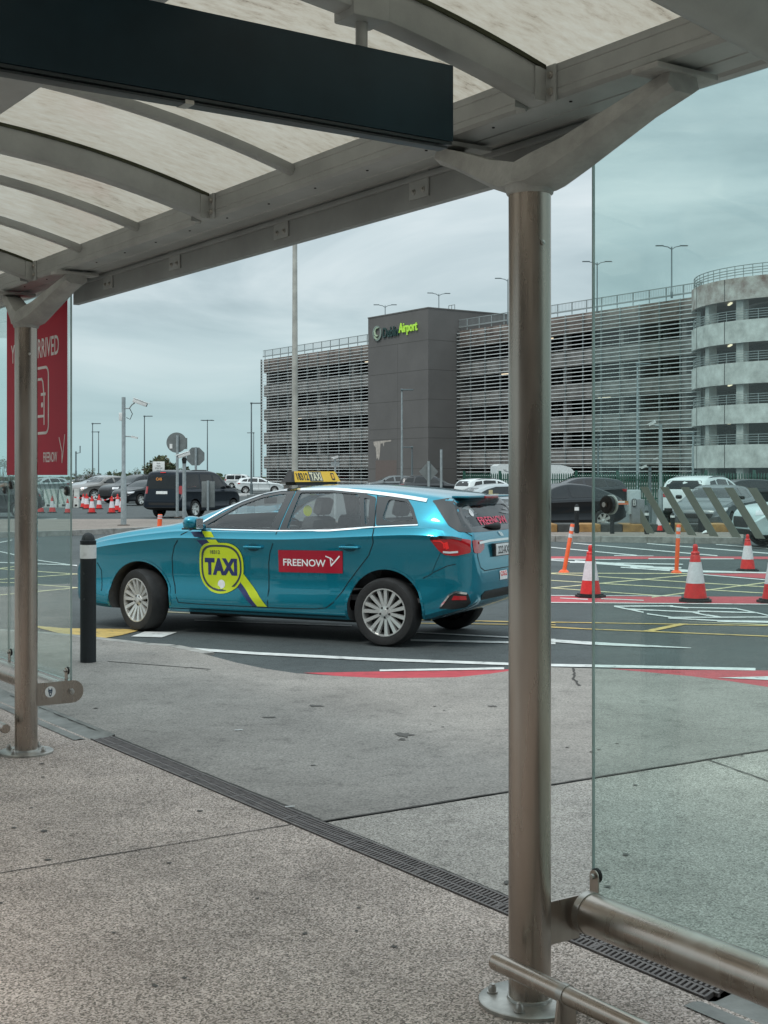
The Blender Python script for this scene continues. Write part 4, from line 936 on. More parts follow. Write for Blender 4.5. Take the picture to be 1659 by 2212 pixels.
# panes
for ax in ('L', 'R'):
    for nm, wp in (('front_window', W1), ('rear_door_window', W2), ('quarter_light', W3b), ('rear_quarter_window', W4)):
        part(nm, skin.lay(wp, ax=ax, off=-0.004, seg=.12), M_cglass, taxi)
    # black trim with holes
    part('window_trim', skin.lay(round_poly([(2.17, 1.092), (1.95, 1.215), (1.72, 1.343), (1.5, 1.42), (1.30, 1.458), (1.13, 1.466), (1.185, 1.082)], .015), [W1], ax, 0.004), M_blackp, taxi)
    part('window_trim', skin.lay(round_poly([(1.118, 1.470), (.70, 1.474), (.325, 1.447), (.19, 1.41), (.118, 1.139), (.6, 1.098), (1.172, 1.082)], .015), [W2, W3b], ax, 0.004), M_blackp, taxi)
    part('window_trim', skin.lay(round_poly([(.178, 1.422), (.0, 1.416), (-.165, 1.392), (-.24, 1.318), (-.335, 1.168), (-.1, 1.156), (.106, 1.148)], .02), [W4], ax, 0.004), M_blackp, taxi)
    part('chrome_strip', skin.strip([(2.20, 1.085), (2.05, 1.178), (1.9, 1.27), (1.72, 1.358), (1.5, 1.437), (1.3, 1.472), (1.1, 1.482), (.7, 1.487), (.32, 1.463), (.0, 1.432), (-.2, 1.408), (-.36, 1.385)], lambda t: 0.014+0.018*t, ax, .007), M_chrome, taxi)
    part('belt_chrome_strip', skin.strip([(2.22, 1.078), (1.8, 1.074), (1.2, 1.074), (.6, 1.088), (.118, 1.130), (-.1, 1.144), (-.335, 1.158)], 0.012, ax, .007), M_chrome, taxi)
    gap = mat('panel gap', (0.006, 0.012, 0.015), 0.8)
    part('front_door_gap', skin.strip([(2.20, 1.07), (2.31, 1.02), (2.40, .90), (2.435, .78), (2.43, .60), (2.40, .48), (2.36, .36), (2.345, .325), (2.1, .318), (1.60, .318), (1.284, .318)], .0085, ax, .003), gap, taxi)
    part('middle_door_gap', skin.strip([(1.165, 1.475), (1.19, 1.05), (1.225, .95), (1.262, .86), (1.280, .76), (1.280, .318), (1.0, .320), (.74, .328)], .0085, ax, .003), gap, taxi)
    part('rear_door_gap', skin.strip([(.185, 1.46), (.115, 1.12), (.118, .98), (.17, .86), (.29, .72), (.39, .60), (.46, .50), (.54, .40), (.62, .345), (.74, .328)], .0085, ax, .003), gap, taxi)
    part('sill_line', skin.strip([(2.5, .262), (1.5, .262), (.42, .262)], .006, ax, .003), gap, taxi)
    part('bumper_gap', skin.strip([(3.35, .40), (3.36, .62), (3.42, .70)], .006, ax, .003), gap, taxi)
    part('rear_bumper_gap', skin.strip([(-.39, .66), (-.52, .72), (-.72, .785), (-.82, .80)], .007, ax, .003), gap, taxi)
    part('wing_gap', skin.strip([(-.62, .905), (-.55, .80), (-.50, .72)], .006, ax, .003), gap, taxi)
    # door handles
    for hx, hz in ((1.45, .905), (.37, .928)):
        sg = 1 if ax == 'L' else -1
        q = skin.hit(hx, hz, ax, 0.0); m = MB()
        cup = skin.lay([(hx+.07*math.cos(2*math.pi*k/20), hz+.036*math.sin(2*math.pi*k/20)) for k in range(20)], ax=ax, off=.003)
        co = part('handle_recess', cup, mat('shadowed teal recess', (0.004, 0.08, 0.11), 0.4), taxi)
        b = MB(); b.tube([(q.x-.112, q.y-sg*.004, hz+.004), (q.x-.10, q.y+sg*.018, hz+.004), (q.x, q.y+sg*.026, hz+.004), (q.x+.10, q.y+sg*.018, hz+.004), (q.x+.112, q.y-sg*.004, hz+.004)], [.008, .014, .0155, .014, .008], 10)
        b.build('door_handle', paint, taxi)
    # tail lamp wraps round the corner
    tl = [(-.48, 1.030), (-.60, 1.052), (-.78, 1.046), (-.985, 1.02), (-.99, .905), (-.82, .876), (-.68, .885), (-.60, .925)]
    T_ = part('tail_light', skin.lay(round_poly(tl, .02), ax=ax, off=.012, seg=.04), M_tail, taxi)
    part('lamp_bar', skin.strip([(-.53, 1.018), (-.63, 1.014), (-.67, .99), (-.68, .945)], .020, ax, .016), M_tail2, T_)
    part('lamp_bar', skin.strip([(-.70, 1.005), (-.72, .94)], .045, ax, .016), M_tail2, T_)
    part('clear_lens', skin.strip([(-.66, .912), (-.75, .908), (-.85, .915)], .018, ax, .016), M_lens, T_)
    part('dark_top', skin.strip([(-.49, 1.036), (-.62, 1.049), (-.78, 1.043), (-.89, 1.025)], .018, ax, .016), M_blackp, T_)
    # lower lamp pocket with chrome hoop
    fp = [(-.60, .385), (-.74, .505), (-.82, .545), (-.96, .53), (-.985, .44), (-.92, .40), (-.80, .382)]
    F_ = part('fog_lamp_pocket', skin.lay(round_poly(fp, .02), ax=ax, off=.008, seg=.04), M_black, taxi)
    part('chrome_hoop', skin.strip([(-.625, .405), (-.745, .513), (-.82, .54), (-.95, .528)], .019, ax, .014), M_chrome, F_)
    part('reflector', skin.lay([(-.77, .468), (-.80, .508), (-.94, .505), (-.945, .468)], ax=ax, off=.013, seg=.04), M_tail, F_)
    part('rear_glass_side', skin.lay(round_poly([(-.41, 1.385), (-.60, 1.41), (-.70, 1.40), (-1.0, 1.12), (-.97, 1.088), (-.84, 1.098), (-.70, 1.155)], .02), ax=ax, off=.004, seg=.04), M_blackp, taxi)
    # mirror
    sg = 1 if ax == 'L' else -1; m = MB()
    m.tube([(2.07, sg*.84, 1.10), (2.09, sg*.93, 1.112)], [.030, .035], 10)
    prof = [(0.0, .055, .030), (.05, .082, .060), (.12, .078, .068), (.18, .06, .060), (.205, .02, .03)]
    vs = []; n_ = 14
    for dyy, hx, hz_ in prof:
        for k in range(n_):
            t = 2*math.pi*k/n_; cx_ = 2.10+hx*math.copysign(abs(math.cos(t))**.7, math.cos(t)); vs.append((cx_, sg*(.90+dyy), 1.145+1.05*hz_*math.copysign(abs(math.sin(t))**.7, math.sin(t))))
    m.add(vs, [(i*n_+k, i*n_+(k+1) % n_, (i+1)*n_+(k+1) % n_, (i+1)*n_+k) for i in range(len(prof)-1) for k in range(n_)]+[tuple(range(n_)), tuple((len(prof)-1)*n_+k for k in range(n_))])
    mo = m.build('wing_mirror', paint, taxi, smooth=45)
    m = MB(); m.prism([(-.06, -.055), (.06, -.055), (.06, 0.045), (-.06, .045)], -.002, .002, M=Matrix.Translation((2.018, sg*.99, 1.145)) @ Matrix(((0, 0, 1, 0), (1, 0, 0, 0), (0, 1, 0, 0), (0, 0, 0, 1)))); m.build('mirror_glass', M_chrome, mo)
    m = MB(); m.boxz(2.04, 2.17, sg*.90, sg*1.09, 1.078, 1.098, bev=.008); m.build('mirror_base', M_blackp, mo)
    # headlamp
    part('headlight', skin.lay(round_poly([(3.42, .865), (3.60, .875), (3.80, .80), (3.84, .72), (3.62, .735), (3.52, .78)], .02), ax=ax, off=.008, seg=.05), M_lens, taxi)
    # dark sill and arch lips
    for xx in (0, WB):
        lip = [(xx+.405*math.cos(R(a)), Rc+.015+.405*math.sin(R(a))) for a in range(-14 if xx == 0 else -12, 195, 7)]
        part('arch_lip', skin.strip(lip, .022, ax, .005), paint, taxi)
# roundel and door stripe on the near side
M_lime = mat('lime vinyl', (0.52, 0.62, 0.015), 0.35, coat=.4, noise=(3, .06, 2)); M_navy = mat('navy vinyl', (0.018, 0.028, 0.12), 0.4, coat=.4); M_dgrey = mat('charcoal vinyl', (0.035, 0.05, 0.06), .4, coat=.3)
M_scar = mat('crimson magnetic panel', (0.36, 0.004, 0.022), 0.3, coat=.5, noise=(3, .06, 2)); M_wtxt = mat('white vinyl', (0.8, 0.8, 0.8), .4)
def lay_on(nm, outer, off, m_, par, ax='L', seg=.07): return part(nm, skin.lay(outer, ax=ax, off=off, seg=seg), m_, par)
sN = lay_on('navy_stripe', [(2.20, 1.05), (2.08, 1.05), (1.32, .325), (1.46, .325)], .0045, M_navy, taxi)
sL = lay_on('lime_stripe', [(2.065, 1.055), (1.955, 1.055), (1.285, .325), (1.40, .325)], .0060, M_lime, taxi)
def roundel(cx_, cz_, s_):
    # flat top-left corner, round elsewhere
    pts = []
    for k in range(72):
        a = R(5*k); c_, s__ = math.cos(a), math.sin(a); e = 2.0
        if c_ > 0 and s__ > 0: e = 4.2
        elif s__ > 0: e = 2.7
        elif c_ > 0: e = 2.2
        r = (abs(c_)**e+abs(s__)**e)**(-1/e); pts.append((cx_+s_*r*c_*.262, cz_+s_*r*s__*.258))
    return pts
rc = (1.832, .690)
lay_on('roundel', roundel(*rc, 1.0), .0078, M_lime, taxi); rd = [o for o in kids(taxi) if o.name.startswith('roundel')][0]
part('ring', skin.lay(roundel(*rc, .915), [roundel(*rc, .835)], 'L', .0095), M_dgrey, rd)
part('lettering', text_on(skin, 'TAXI', rc[0]+.005, .705, .385, .172, 'L', .0100, .062), M_navy, rd)
part('number_lettering', text_on(skin, '18312', rc[0]+.07, .852, .118, .038, 'L', .0100, .02), M_dgrey, rd)
sp = lay_on('authority_sticker', [(rc[0]+.043*math.cos(R(15*k)), .527+.046*math.sin(R(15*k))) for k in range(24)], .0098, M_wtxt, rd)
pn = lay_on('door_panel', [(1.163, .889), (.447, .897), (.452, .680), (1.163, .672)], .0065, M_scar, taxi)
part('lettering', text_on(skin, 'FREENOW', .872, .772, .475, .070, 'L', .0085, .016), M_wtxt, pn)
part('bird_logo', skin.strip([(.635, .843), (.575, .822), (.553, .80)], .012, 'L', .0088, .02), M_wtxt, pn)
part('bird_logo', skin.strip([(.583, .825), (.574, .745)], .011, 'L', .0088, .02), M_wtxt, pn)
part('bird_logo', skin.strip([(.576, .752), (.535, .79), (.480, .848)], .014, 'L', .0088, .02), M_wtxt, pn)
# front glass, rear glass and tailgate
for sg in (1, -1):
    part('bonnet_gap', skin.strip([(2.36, sg*.70), (2.7, sg*.735), (3.1, sg*.70), (3.45, sg*.62), (3.7, sg*.50)], .009, 'T', .003), gap, taxi)
part('bonnet_crease', skin.strip([(2.45, .38), (3.0, .36), (3.6, .26)], .012, 'T', .002), paint, taxi)
part('windscreen', skin.lay(WF, ax='F', off=-.004, seg=.12), M_cglass, taxi)
RG = part('rear_window', skin.lay(WR, ax='B', off=-.004, seg=.12), M_cglass, taxi)
part('rear_window_surround', skin.lay(round_poly([(-.62, 1.395), (.62, 1.395), (.68, 1.30), (.74, 1.13), (.72, 1.088), (-.72, 1.088), (-.74, 1.13), (-.68, 1.30)], .03), [WR], 'B', .004, .05), M_blackp, taxi)
part('window_lettering', text_on(skin, 'FREENOW', .02, 1.185, .72, .075, 'B', .004, .014), mat('pink window lettering', (0.75, 0.03, 0.10), .5), RG)
b = MB(); b.lathe([(0.045, 0), (0, 0.001)], 20, M=Matrix.Translation(skin.hit(.44, 1.265, 'B', .004)) @ Matrix.Rotation(R(-50), 4, 'Y')); b.build('round_sticker', M_wtxt, RG)
m = MB(); m.boxz(-.86, -.60, -.56, .56, 1.408, 1.432, bev=.010); sp_ = m.build('spoiler', paint, taxi, smooth=40)
m = MB(); m.boxz(-.875, -.855, -.17, .17, 1.402, 1.428, bev=.006); m.build('high_brake_light', M_tail, taxi)
q = skin.hit(.05, 1.13, 'B', .01)
m = MB(); m.tube([q+Vector((-.01, -.05, -.02)), q+Vector((-.03, 0, .0)), q+Vector((-.035, .12, .0)), q+Vector((-.005, .30, .005))], [.028, .036, .030, .008], 10); m.build('rear_wiper', M_black, taxi)
part('tailgate_gap', skin.strip([(.74, 1.095), (.70, 1.06), (.655, 1.01), (.648, .86), (.61, .76), (.52, .725), (-.52, .725), (-.61, .76), (-.648, .86), (-.655, 1.01), (-.70, 1.06), (-.74, 1.095)], .008, 'B', .004), gap, taxi)
part('chrome_garnish', skin.strip([(.60, .985), (.35, .995), (-.35, .995), (-.60, .985)], .022, 'B', .022), M_chrome, taxi)
part('inner_tail_light', skin.lay(round_poly([(.72, 1.02), (.46, 1.005), (.48, .93), (.60, .892), (.72, .90)], .02), ax='B', off=.010, seg=.05), M_tail, taxi)
part('inner_tail_light', skin.lay(round_poly([(-.72, 1.02), (-.46, 1.005), (-.48, .93), (-.60, .892), (-.72, .90)], .02), ax='B', off=.010, seg=.05), M_tail, taxi)
part('badge', skin.strip([(.05, 1.075), (-.01, 1.03), (.0, 1.07), (-.05, 1.03)], .018, 'B', .012, .03), M_chrome, taxi)
q = skin.hit(0, .90, 'B', 0)
m = MB(); m.boxz(-1.078, -1.02, -.275, .275, .845, .972, bev=.004); m.build('plate_recess', M_blackp, taxi)
m = MB(); m.boxz(-1.084, -1.0785, -.255, .255, .853, .963, bev=.002); pl_ = m.build('number_plate', M_plate, taxi)
vs, fs = text_mesh('222-KX-453', .44, .075, .022); b = MB(); b.add([(-1.0855, -v.x-.01, .907+v.y) for v in vs], fs); b.build('lettering', M_ink, pl_, smooth=None)
part('rear_bumper_insert', skin.lay(round_poly([(-.55, .535), (.55, .535), (.62, .50), (.58, .455), (-.58, .455), (-.62, .50)], .02), ax='B', off=.006, seg=.06), M_black, taxi)
part('bumper_sticker', skin.lay([(.16, .70), (-.04, .70), (-.04, .615), (.16, .615)], ax='B', off=.008), M_wtxt, taxi)
part('bumper_lettering', text_on(skin, 'OSG', .06, .672, .17, .045, 'B', .011, .03), M_tail2, taxi)
# front grille
part('grille', skin.lay(round_poly([(-.42, .70), (.42, .70), (.36, .50), (-.36, .50)], .03), ax='F', off=.008), M_black, taxi)
# underside
m = MB(); m.boxz(.45, 2.4, -.60, .60, .18, .24); m.build('underbody', M_black, taxi, smooth=None)
# wheels
for xx, sg, stt in ((0, 1, 0), (0, -1, 0), (WB, 1, R(-20)), (WB, -1, R(-20))):
    wheel(taxi, xx, sg*(.795 if xx == 0 else .785), Rc, Rc, sg, 0, stt)
# roof sign
rs = bpy.data.objects.new('roof_sign', None); C.objects.link(rs); rs.parent = taxi; rs.location = (1.26, .03, 1.525); rs.scale = (.9, .88, .95)
M_sy = mat('yellow sign plastic', (0.86, 0.50, 0.01), .35, noise=(4, .06, 2), emit=None); M_sb = mat('amber sign plastic', (0.86, 0.42, 0.01), .35)
m = MB()
hw0, hw1 = .56, .50; zz0, zz1 = .035, .150; x0_, x1_ = -.085, -.040
vs = [(x0_, hw0, zz0), (x0_, -hw0, zz0), (x1_, -hw1, zz1), (x1_, hw1, zz1), (-x0_, hw0, zz0), (-x0_, -hw0, zz0), (-x1_, -hw1, zz1), (-x1_, hw1, zz1)]
m.add(vs, [(0, 1, 2, 3), (4, 7, 6, 5), (3, 2, 6, 7), (0, 4, 5, 1)]); sg_ = m.build('sign_box', M_sy, rs, smooth=None)
sg_.parent = rs
m = MB()
for s_ in (1, -1):
    m.add([(x0_, s_*hw0, zz0), (-x0_, s_*hw0, zz0), (-x1_, s_*hw1, zz1), (x1_, s_*hw1, zz1), (x0_*.8, s_*(hw0+.05), zz0), (-x0_*.8, s_*(hw0+.05), zz0), (-x1_*.5, s_*(hw1+.015), zz1-.012), (x1_*.5, s_*(hw1+.015), zz1-.012)], [(4, 5, 6, 7), (0, 4, 7, 3), (1, 5, 6, 2), (3, 2, 6, 7), (0, 1, 5, 4)])
m.boxz(-.07, .07, -.5, .5, 0.0, .036); m.build('end_caps_and_base', M_black, rs, smooth=None)
Ls = math.hypot(x1_-x0_, zz1-zz0); tv = Vector((x1_-x0_, 0, zz1-zz0)).normalized(); nv = Vector((-tv.z, 0, tv.x))
TS = Matrix(((0, tv.x, nv.x, x0_+nv.x*.0015), (-1, 0, 0, 0), (0, tv.z, nv.z, zz0+nv.z*.0015), (0, 0, 0, 1)))
m = MB(); m.add([(-.19, .004, 0), (.13, .004, 0), (.125, Ls-.004, 0), (-.185, Ls-.004, 0)], [(0, 1, 2, 3)], 0, TS); bk_ = m.build('dark_word_panel', mat('dark sign film', (0.06, 0.06, 0.055), .4), rs, smooth=None)
def sgn(txt, cx_, w_, h_, m_, nm, off): 
    vs, fs = text_mesh(txt, w_, h_, .03); b = MB(); b.add([(v.x+cx_, v.y+Ls/2, off) for v in vs], fs, 0, TS); return b.build(nm, m_, rs, smooth=None)
sgn('18312', -.345, .27, .085, M_ink, 'number_lettering', .001); sgn('TAXI', -.03, .27, .095, mat('cream sign letters', (0.8, 0.72, 0.5), .4), 'word_lettering', .002)
m = MB(); m.add([(.36, .02, .001), (.44, .02, .001), (.435, Ls-.02, .001), (.36, Ls-.02, .001)], [(0, 1, 2, 3)], 0, TS); m.build('sign_badge', M_ink, rs, smooth=None)
m = MB(); m.add([(.375, .035, .002), (.42, .035, .002), (.42, Ls-.035, .002), (.375, Ls-.035, .002)], [(0, 1, 2, 3)], 0, TS); m.build('sign_badge_face', M_sb, rs, smooth=None)
# seats and cabin
def seat(x, y, w_, nm='seat', head=True):
    m = MB(); m.box((x+.22, y, .60), (.50, w_, .16), bev=.05); 
    T = Matrix.Translation((x, y, .66)) @ Matrix.Rotation(R(-16), 4, 'Y')
    m.box((0, 0, .27), (.15, w_, .60), M=T, bev=.06); o = m.build(nm, M_seat, taxi)
    for hy in ([0] if w_ < .7 else [-.42, 0, .42]):
        k = MB(); k.box((0, hy, .68), (.10, .26, .18), M=T, bev=.045); 
        k.tube([T @ Vector((0, hy-.06, .54)), T @ Vector((0, hy-.06, .62))], .008, 6); k.tube([T @ Vector((0, hy+.06, .54)), T @ Vector((0, hy+.06, .62))], .008, 6); k.build('headrest', M_seat, o)
seat(1.12, .38, .50); seat(1.12, -.38, .50); seat(.22, 0, 1.30, 'rear_bench')
m = MB(); m.box((2.0, 0, .95), (.42, 1.45, .20), bev=.07); m.box((1.80, -.36, 1.02), (.16, .34, .12), bev=.04); m.build('dashboard', M_int, taxi)
m = MB(); T = Matrix.Translation((1.66, -.37, .98)) @ Matrix.Rotation(R(-68), 4, 'Y')
m.lathe([(.19, -.014), (.204, 0), (.19, .014), (.176, 0)], 30, close=True, M=T); m.box((0, 0, 0), (.10, .34, .02), M=T, bev=.008); m.build('steering_wheel', M_black, taxi)
m = MB(); m.box((1.80, -.03, 1.36), (.03, .24, .07), bev=.02); m.build('interior_mirror', M_black, taxi)
m = MB(); m.boxz(-.75, -.25, -.6, .6, .46, .98, bev=.03); m.build('parcel_cover', M_int, taxi)
# the tail is shorter than the side drawing: compress everything behind the rear arch alike
def squeeze(o):
    for c in kids(o):
        if c.name.startswith(('wheel', 'roof_sign')): continue
        if c.type == 'MESH':
            for v in c.data.vertices:
                if v.co.x < -.45: v.co.x = -.45+(v.co.x+.45)*.70
            c.data.update()
        squeeze(c)
squeeze(taxi)
# permit disc inside the far front window
vs = [(1.70+.055*math.cos(R(20*k)), -.66, 1.235+.062*math.sin(R(20*k))) for k in range(18)]
m = MB(); m.add(vs, [tuple(range(18))]); m.build('permit_sticker', M_lime, taxi, smooth=None)

# ---------------------------------------------------- other cars
def make_proto(kind):
    if kind == 'estate car':
        S = Shape([(3.55, .60), (3.5, .76), (3.3, .87), (2.9, .96), (2.45, 1.02), (2.3, 1.07), (1.75, 1.36), (1.4, 1.46), (.9, 1.49), (.2, 1.47), (-.35, 1.40), (-.5, 1.34), (-.68, 1.10), (-.78, .98), (-.84, .75), (-.86, .62)],
                  [(3.55, .55), (3.0, .90), (2.3, .97), (.4, 1.02), (-.4, 1.05), (-.7, 1.0), (-.86, .58)],
                  [(3.55, .50), (3.5, .66), (3.3, .79), (2.9, .87), (.3, .89), (-.4, .86), (-.7, .78), (-.86, .62)],
                  [(3.55, .35), (3.3, .24), (.4, .22), (-.5, .3), (-.86, .45)], .25, .04, .9); wb = 2.65; r = .325
        side = [round_poly([(1.98, 1.04), (1.62, 1.27), (1.25, 1.375), (1.20, 1.05)], .03), round_poly([(1.12, 1.385), (.55, 1.395), (.30, 1.37), (.20, 1.08), (1.10, 1.055)], .03), round_poly([(.22, 1.36), (-.15, 1.30), (-.38, 1.12), (.12, 1.085)], .03)]
        ws = [(-.58, 1.38), (.58, 1.38), (.68, 1.10), (-.68, 1.10)]; rw = [(-.52, 1.33), (.52, 1.33), (.62, 1.10), (-.62, 1.10)]; hl = [(3.12, .82), (3.42, .80), (3.46, .70), (3.2, .72)]; tl = [(-.45, .98), (-.70, .98), (-.70, .86), (-.5, .88)]; pz = .78; st = 1
    elif kind == 'suv':
        S = Shape([(3.55, .70), (3.5, .88), (3.3, 1.0), (2.8, 1.08), (2.4, 1.13), (2.25, 1.19), (1.75, 1.50), (1.4, 1.62), (.9, 1.66), (.1, 1.64), (-.45, 1.58), (-.6, 1.50), (-.74, 1.22), (-.80, 1.08), (-.85, .80), (-.87, .68)],
                  [(3.55, .62), (3.0, 1.0), (2.3, 1.08), (.4, 1.12), (-.4, 1.16), (-.7, 1.12), (-.87, .65)],
                  [(3.55, .55), (3.5, .70), (3.3, .83), (2.9, .91), (.3, .925), (-.4, .90), (-.7, .84), (-.87, .70)],
                  [(3.55, .42), (3.3, .30), (.4, .28), (-.5, .36), (-.87, .50)], .20, .05, .9); wb = 2.65; r = .355
        side = [round_poly([(1.95, 1.15), (1.62, 1.40), (1.25, 1.52), (1.20, 1.16)], .03), round_poly([(1.12, 1.535), (.45, 1.55), (.28, 1.52), (.20, 1.19), (1.10, 1.165)], .03), round_poly([(.20, 1.52), (-.25, 1.47), (-.42, 1.25), (.12, 1.195)], .03)]
        ws = [(-.62, 1.53), (.62, 1.53), (.72, 1.22), (-.72, 1.22)]; rw = [(-.56, 1.50), (.56, 1.50), (.66, 1.22), (-.66, 1.22)]; hl = [(3.12, .95), (3.42, .92), (3.46, .80), (3.2, .84)]; tl = [(-.45, 1.10), (-.72, 1.10), (-.72, .94), (-.5, .98)]; pz = .86; st = 2
    elif kind == 'coupe':   # low fastback
        S = Shape([(3.6, .62), (3.55, .74), (3.3, .86), (2.9, .95), (2.45, 1.02), (2.3, 1.07), (1.8, 1.32), (1.4, 1.46), (1.0, 1.52), (.5, 1.49), (0, 1.37), (-.4, 1.21), (-.70, 1.07), (-.84, 1.0), (-.90, .80), (-.92, .66)],
                  [(3.6, .58), (3.0, .90), (2.3, .98), (.4, 1.04), (-.4, 1.05), (-.7, .98), (-.92, .62)],
                  [(3.6, .50), (3.55, .68), (3.3, .82), (2.9, .90), (.3, .92), (-.4, .90), (-.7, .82), (-.92, .68)],
                  [(3.6, .35), (3.3, .24), (.4, .22), (-.5, .3), (-.92, .45)], .27, .04, .9); wb = 2.80; r = .35
        side = [round_poly([(2.02, 1.04), (1.66, 1.26), (1.25, 1.40), (1.20, 1.06)], .03), round_poly([(1.14, 1.41), (.6, 1.40), (.2, 1.30), (-.14, 1.15), (-.10, 1.09), (1.10, 1.07)], .03)]
        ws = [(-.58, 1.42), (.58, 1.42), (.70, 1.10), (-.70, 1.10)]; rw = [(-.50, 1.36), (.50, 1.36), (.62, 1.09), (-.62, 1.09)]; hl = [(3.15, .84), (3.48, .80), (3.5, .72), (3.2, .75)]; tl = [(-.55, .98), (-.78, .97), (-.78, .86), (-.6, .90)]; pz = .74; st = 2
    else:  # people carrier / van
        S = Shape([(3.45, .70), (3.4, .90), (3.2, 1.02), (2.85, 1.12), (2.65, 1.18), (2.3, 1.42), (1.95, 1.68), (1.6, 1.80), (1.1, 1.85), (-.4, 1.84), (-.80, 1.80), (-.88, 1.70), (-.93, 1.30), (-.955, 1.0), (-.975, .70)],
                  [(3.45, .65), (3.0, 1.02), (2.6, 1.08), (.4, 1.10), (-.7, 1.10), (-.975, .68)],
                  [(3.45, .60), (3.4, .74), (3.2, .85), (2.8, .91), (.3, .925), (-.6, .92), (-.85, .89), (-.95, .86), (-.975, .80)],
                  [(3.45, .40), (3.2, .28), (.4, .25), (-.6, .30), (-.975, .40)], .13, .05, .9); wb = 2.75; r = .335
        side = [round_poly([(2.25, 1.12), (1.90, 1.44), (1.62, 1.62), (1.36, 1.66), (1.36, 1.13)], .04), round_poly([(1.25, 1.67), (.45, 1.68), (.45, 1.14), (1.25, 1.14)], .04), round_poly([(.35, 1.68), (-.66, 1.66), (-.72, 1.16), (.35, 1.14)], .04)]
        ws = [(-.66, 1.66), (.66, 1.66), (.76, 1.20), (-.76, 1.20)]; rw = [(-.66, 1.66), (.66, 1.66), (.70, 1.12), (-.70, 1.12)]; hl = [(3.0, 1.0), (3.32, .98), (3.36, .84), (3.1, .86)]; tl = [(-.80, 1.24), (-.90, 1.24), (-.90, .92), (-.84, .92)]; pz = .98; st = 1
    raw_ = S.mesh('b', n=56); sk = Skin(raw_)
    cuts = [cyl_mesh(xx, r+.01, r+.065, *((.58, 1.2) if sg > 0 else (-1.2, -.58)), n=28) for xx in (0, wb) for sg in (1, -1)]
    me = boolean(raw_, cuts, 'body'); me.materials.clear(); me.materials.append(M_galv); me.materials.append(M_black)
    for p in me.polygons:
        c = p.center; xx = min((0, wb), key=lambda q: abs(q-c.x)); rad = math.hypot(c.x-xx, c.z-r-.01)
        p.material_index = 1 if (rad < r+.067 and abs(c.y) < .86 and (abs(p.normal.y) > .9 and abs(c.y) < .62 or (rad > r+.05 and abs(p.normal.y) < .3))) or c.z < S.zb(c.x)+.03 else 0
    me.shade_smooth(); me.set_sharp_from_angle(angle=R(28))
    root = empty('car', (0, 0, 0)); addobj('body', me, root)
    for ax in 'LR':
        for wp in side: part('side_window', sk.lay(wp, ax=ax, off=.004, seg=.15), M_dglass, root)
        part('headlight', sk.lay(round_poly(hl, .02), ax=ax, off=.008, seg=.06), M_lens, root)
        part('tail_light', sk.lay(round_poly(tl, .02), ax=ax, off=.008, seg=.06), M_tail, root)
        sg = 1 if ax == 'L' else -1; m = MB(); zz = side[0][0][1]+.07; m.box((1.98 if kind != 'van' else 2.2, sg*.97, zz), (.12, .2, .13), bev=.05); m.build('wing_mirror', M_blackp, root)
        part('door_gap', sk.strip([(1.16, S.belt(1.16)-.02), (1.2, .8), (1.2, .35)], .012, ax, .003), gap, root)
        part('door_gap', sk.strip([(2.15, S.belt(2.1)-.04), (2.22, .8), (2.18, .35)], .012, ax, .003), gap, root)
        if kind == 'suv' or kind == 'van':
            m = MB(); m.tube([(1.4, sg*.60, S.zt(1.4)-.06), (1.1, sg*.62, S.zt(1)-.01), (.2, sg*.63, S.zt(.2)-.01), (-.3, sg*.60, S.zt(-.3)-.06)], .018, 8); m.build('roof_rail', M_blackp, root)
    lw_ = S.w(S.x0+.05)
    for sg in (1, -1): part('tail_light', sk.lay([(sg*lw_*.98, tl[0][1]-.02), (sg*lw_*.74, tl[0][1]-.03), (sg*lw_*.76, tl[2][1]+.02), (sg*lw_*.98, tl[2][1]+.02)], ax='B', off=.009, seg=.06), M_tail, root)
    part('windscreen', sk.lay(round_poly(ws, .05), ax='F', off=.004, seg=.15), M_dglass, root)
    part('rear_window', sk.lay(round_poly(rw, .05), ax='B', off=.004, seg=.15), M_dglass, root)
    part('grille', sk.lay(round_poly([(-.5, S.zt(3.5)-.12), (.5, S.zt(3.5)-.12), (.42, .5), (-.42, .5)], .04), ax='F', off=.008, seg=.1), M_black, root)
    part('number_plate', sk.lay([(-.26, pz-.055), (.26, pz-.055), (.26, pz+.055), (-.26, pz+.055)], ax='B', off=.012, seg=.2), M_plate, root)
    part('rear_bumper', sk.lay(round_poly([(-.6, .60), (.6, .60), (.6, .50), (-.6, .50)], .02), ax='B', off=.006, seg=.1), M_black, root)
    for xx in (0, wb):
        for sg in (1, -1): wheel(root, xx, sg*.79, r, r, sg, st, 0, detail=False)
    return root, wb
PROTO = {}
PAINTS = {}
def cpaint(nm, col, metal=.4):
    if nm not in PAINTS:
        m = bpy.data.materials.new(nm+' car paint'); m.use_nodes = True; setup_paint(m, col, rough=.34, metal=metal, coat=.3); PAINTS[nm] = m
    return PAINTS[nm]
used = set()
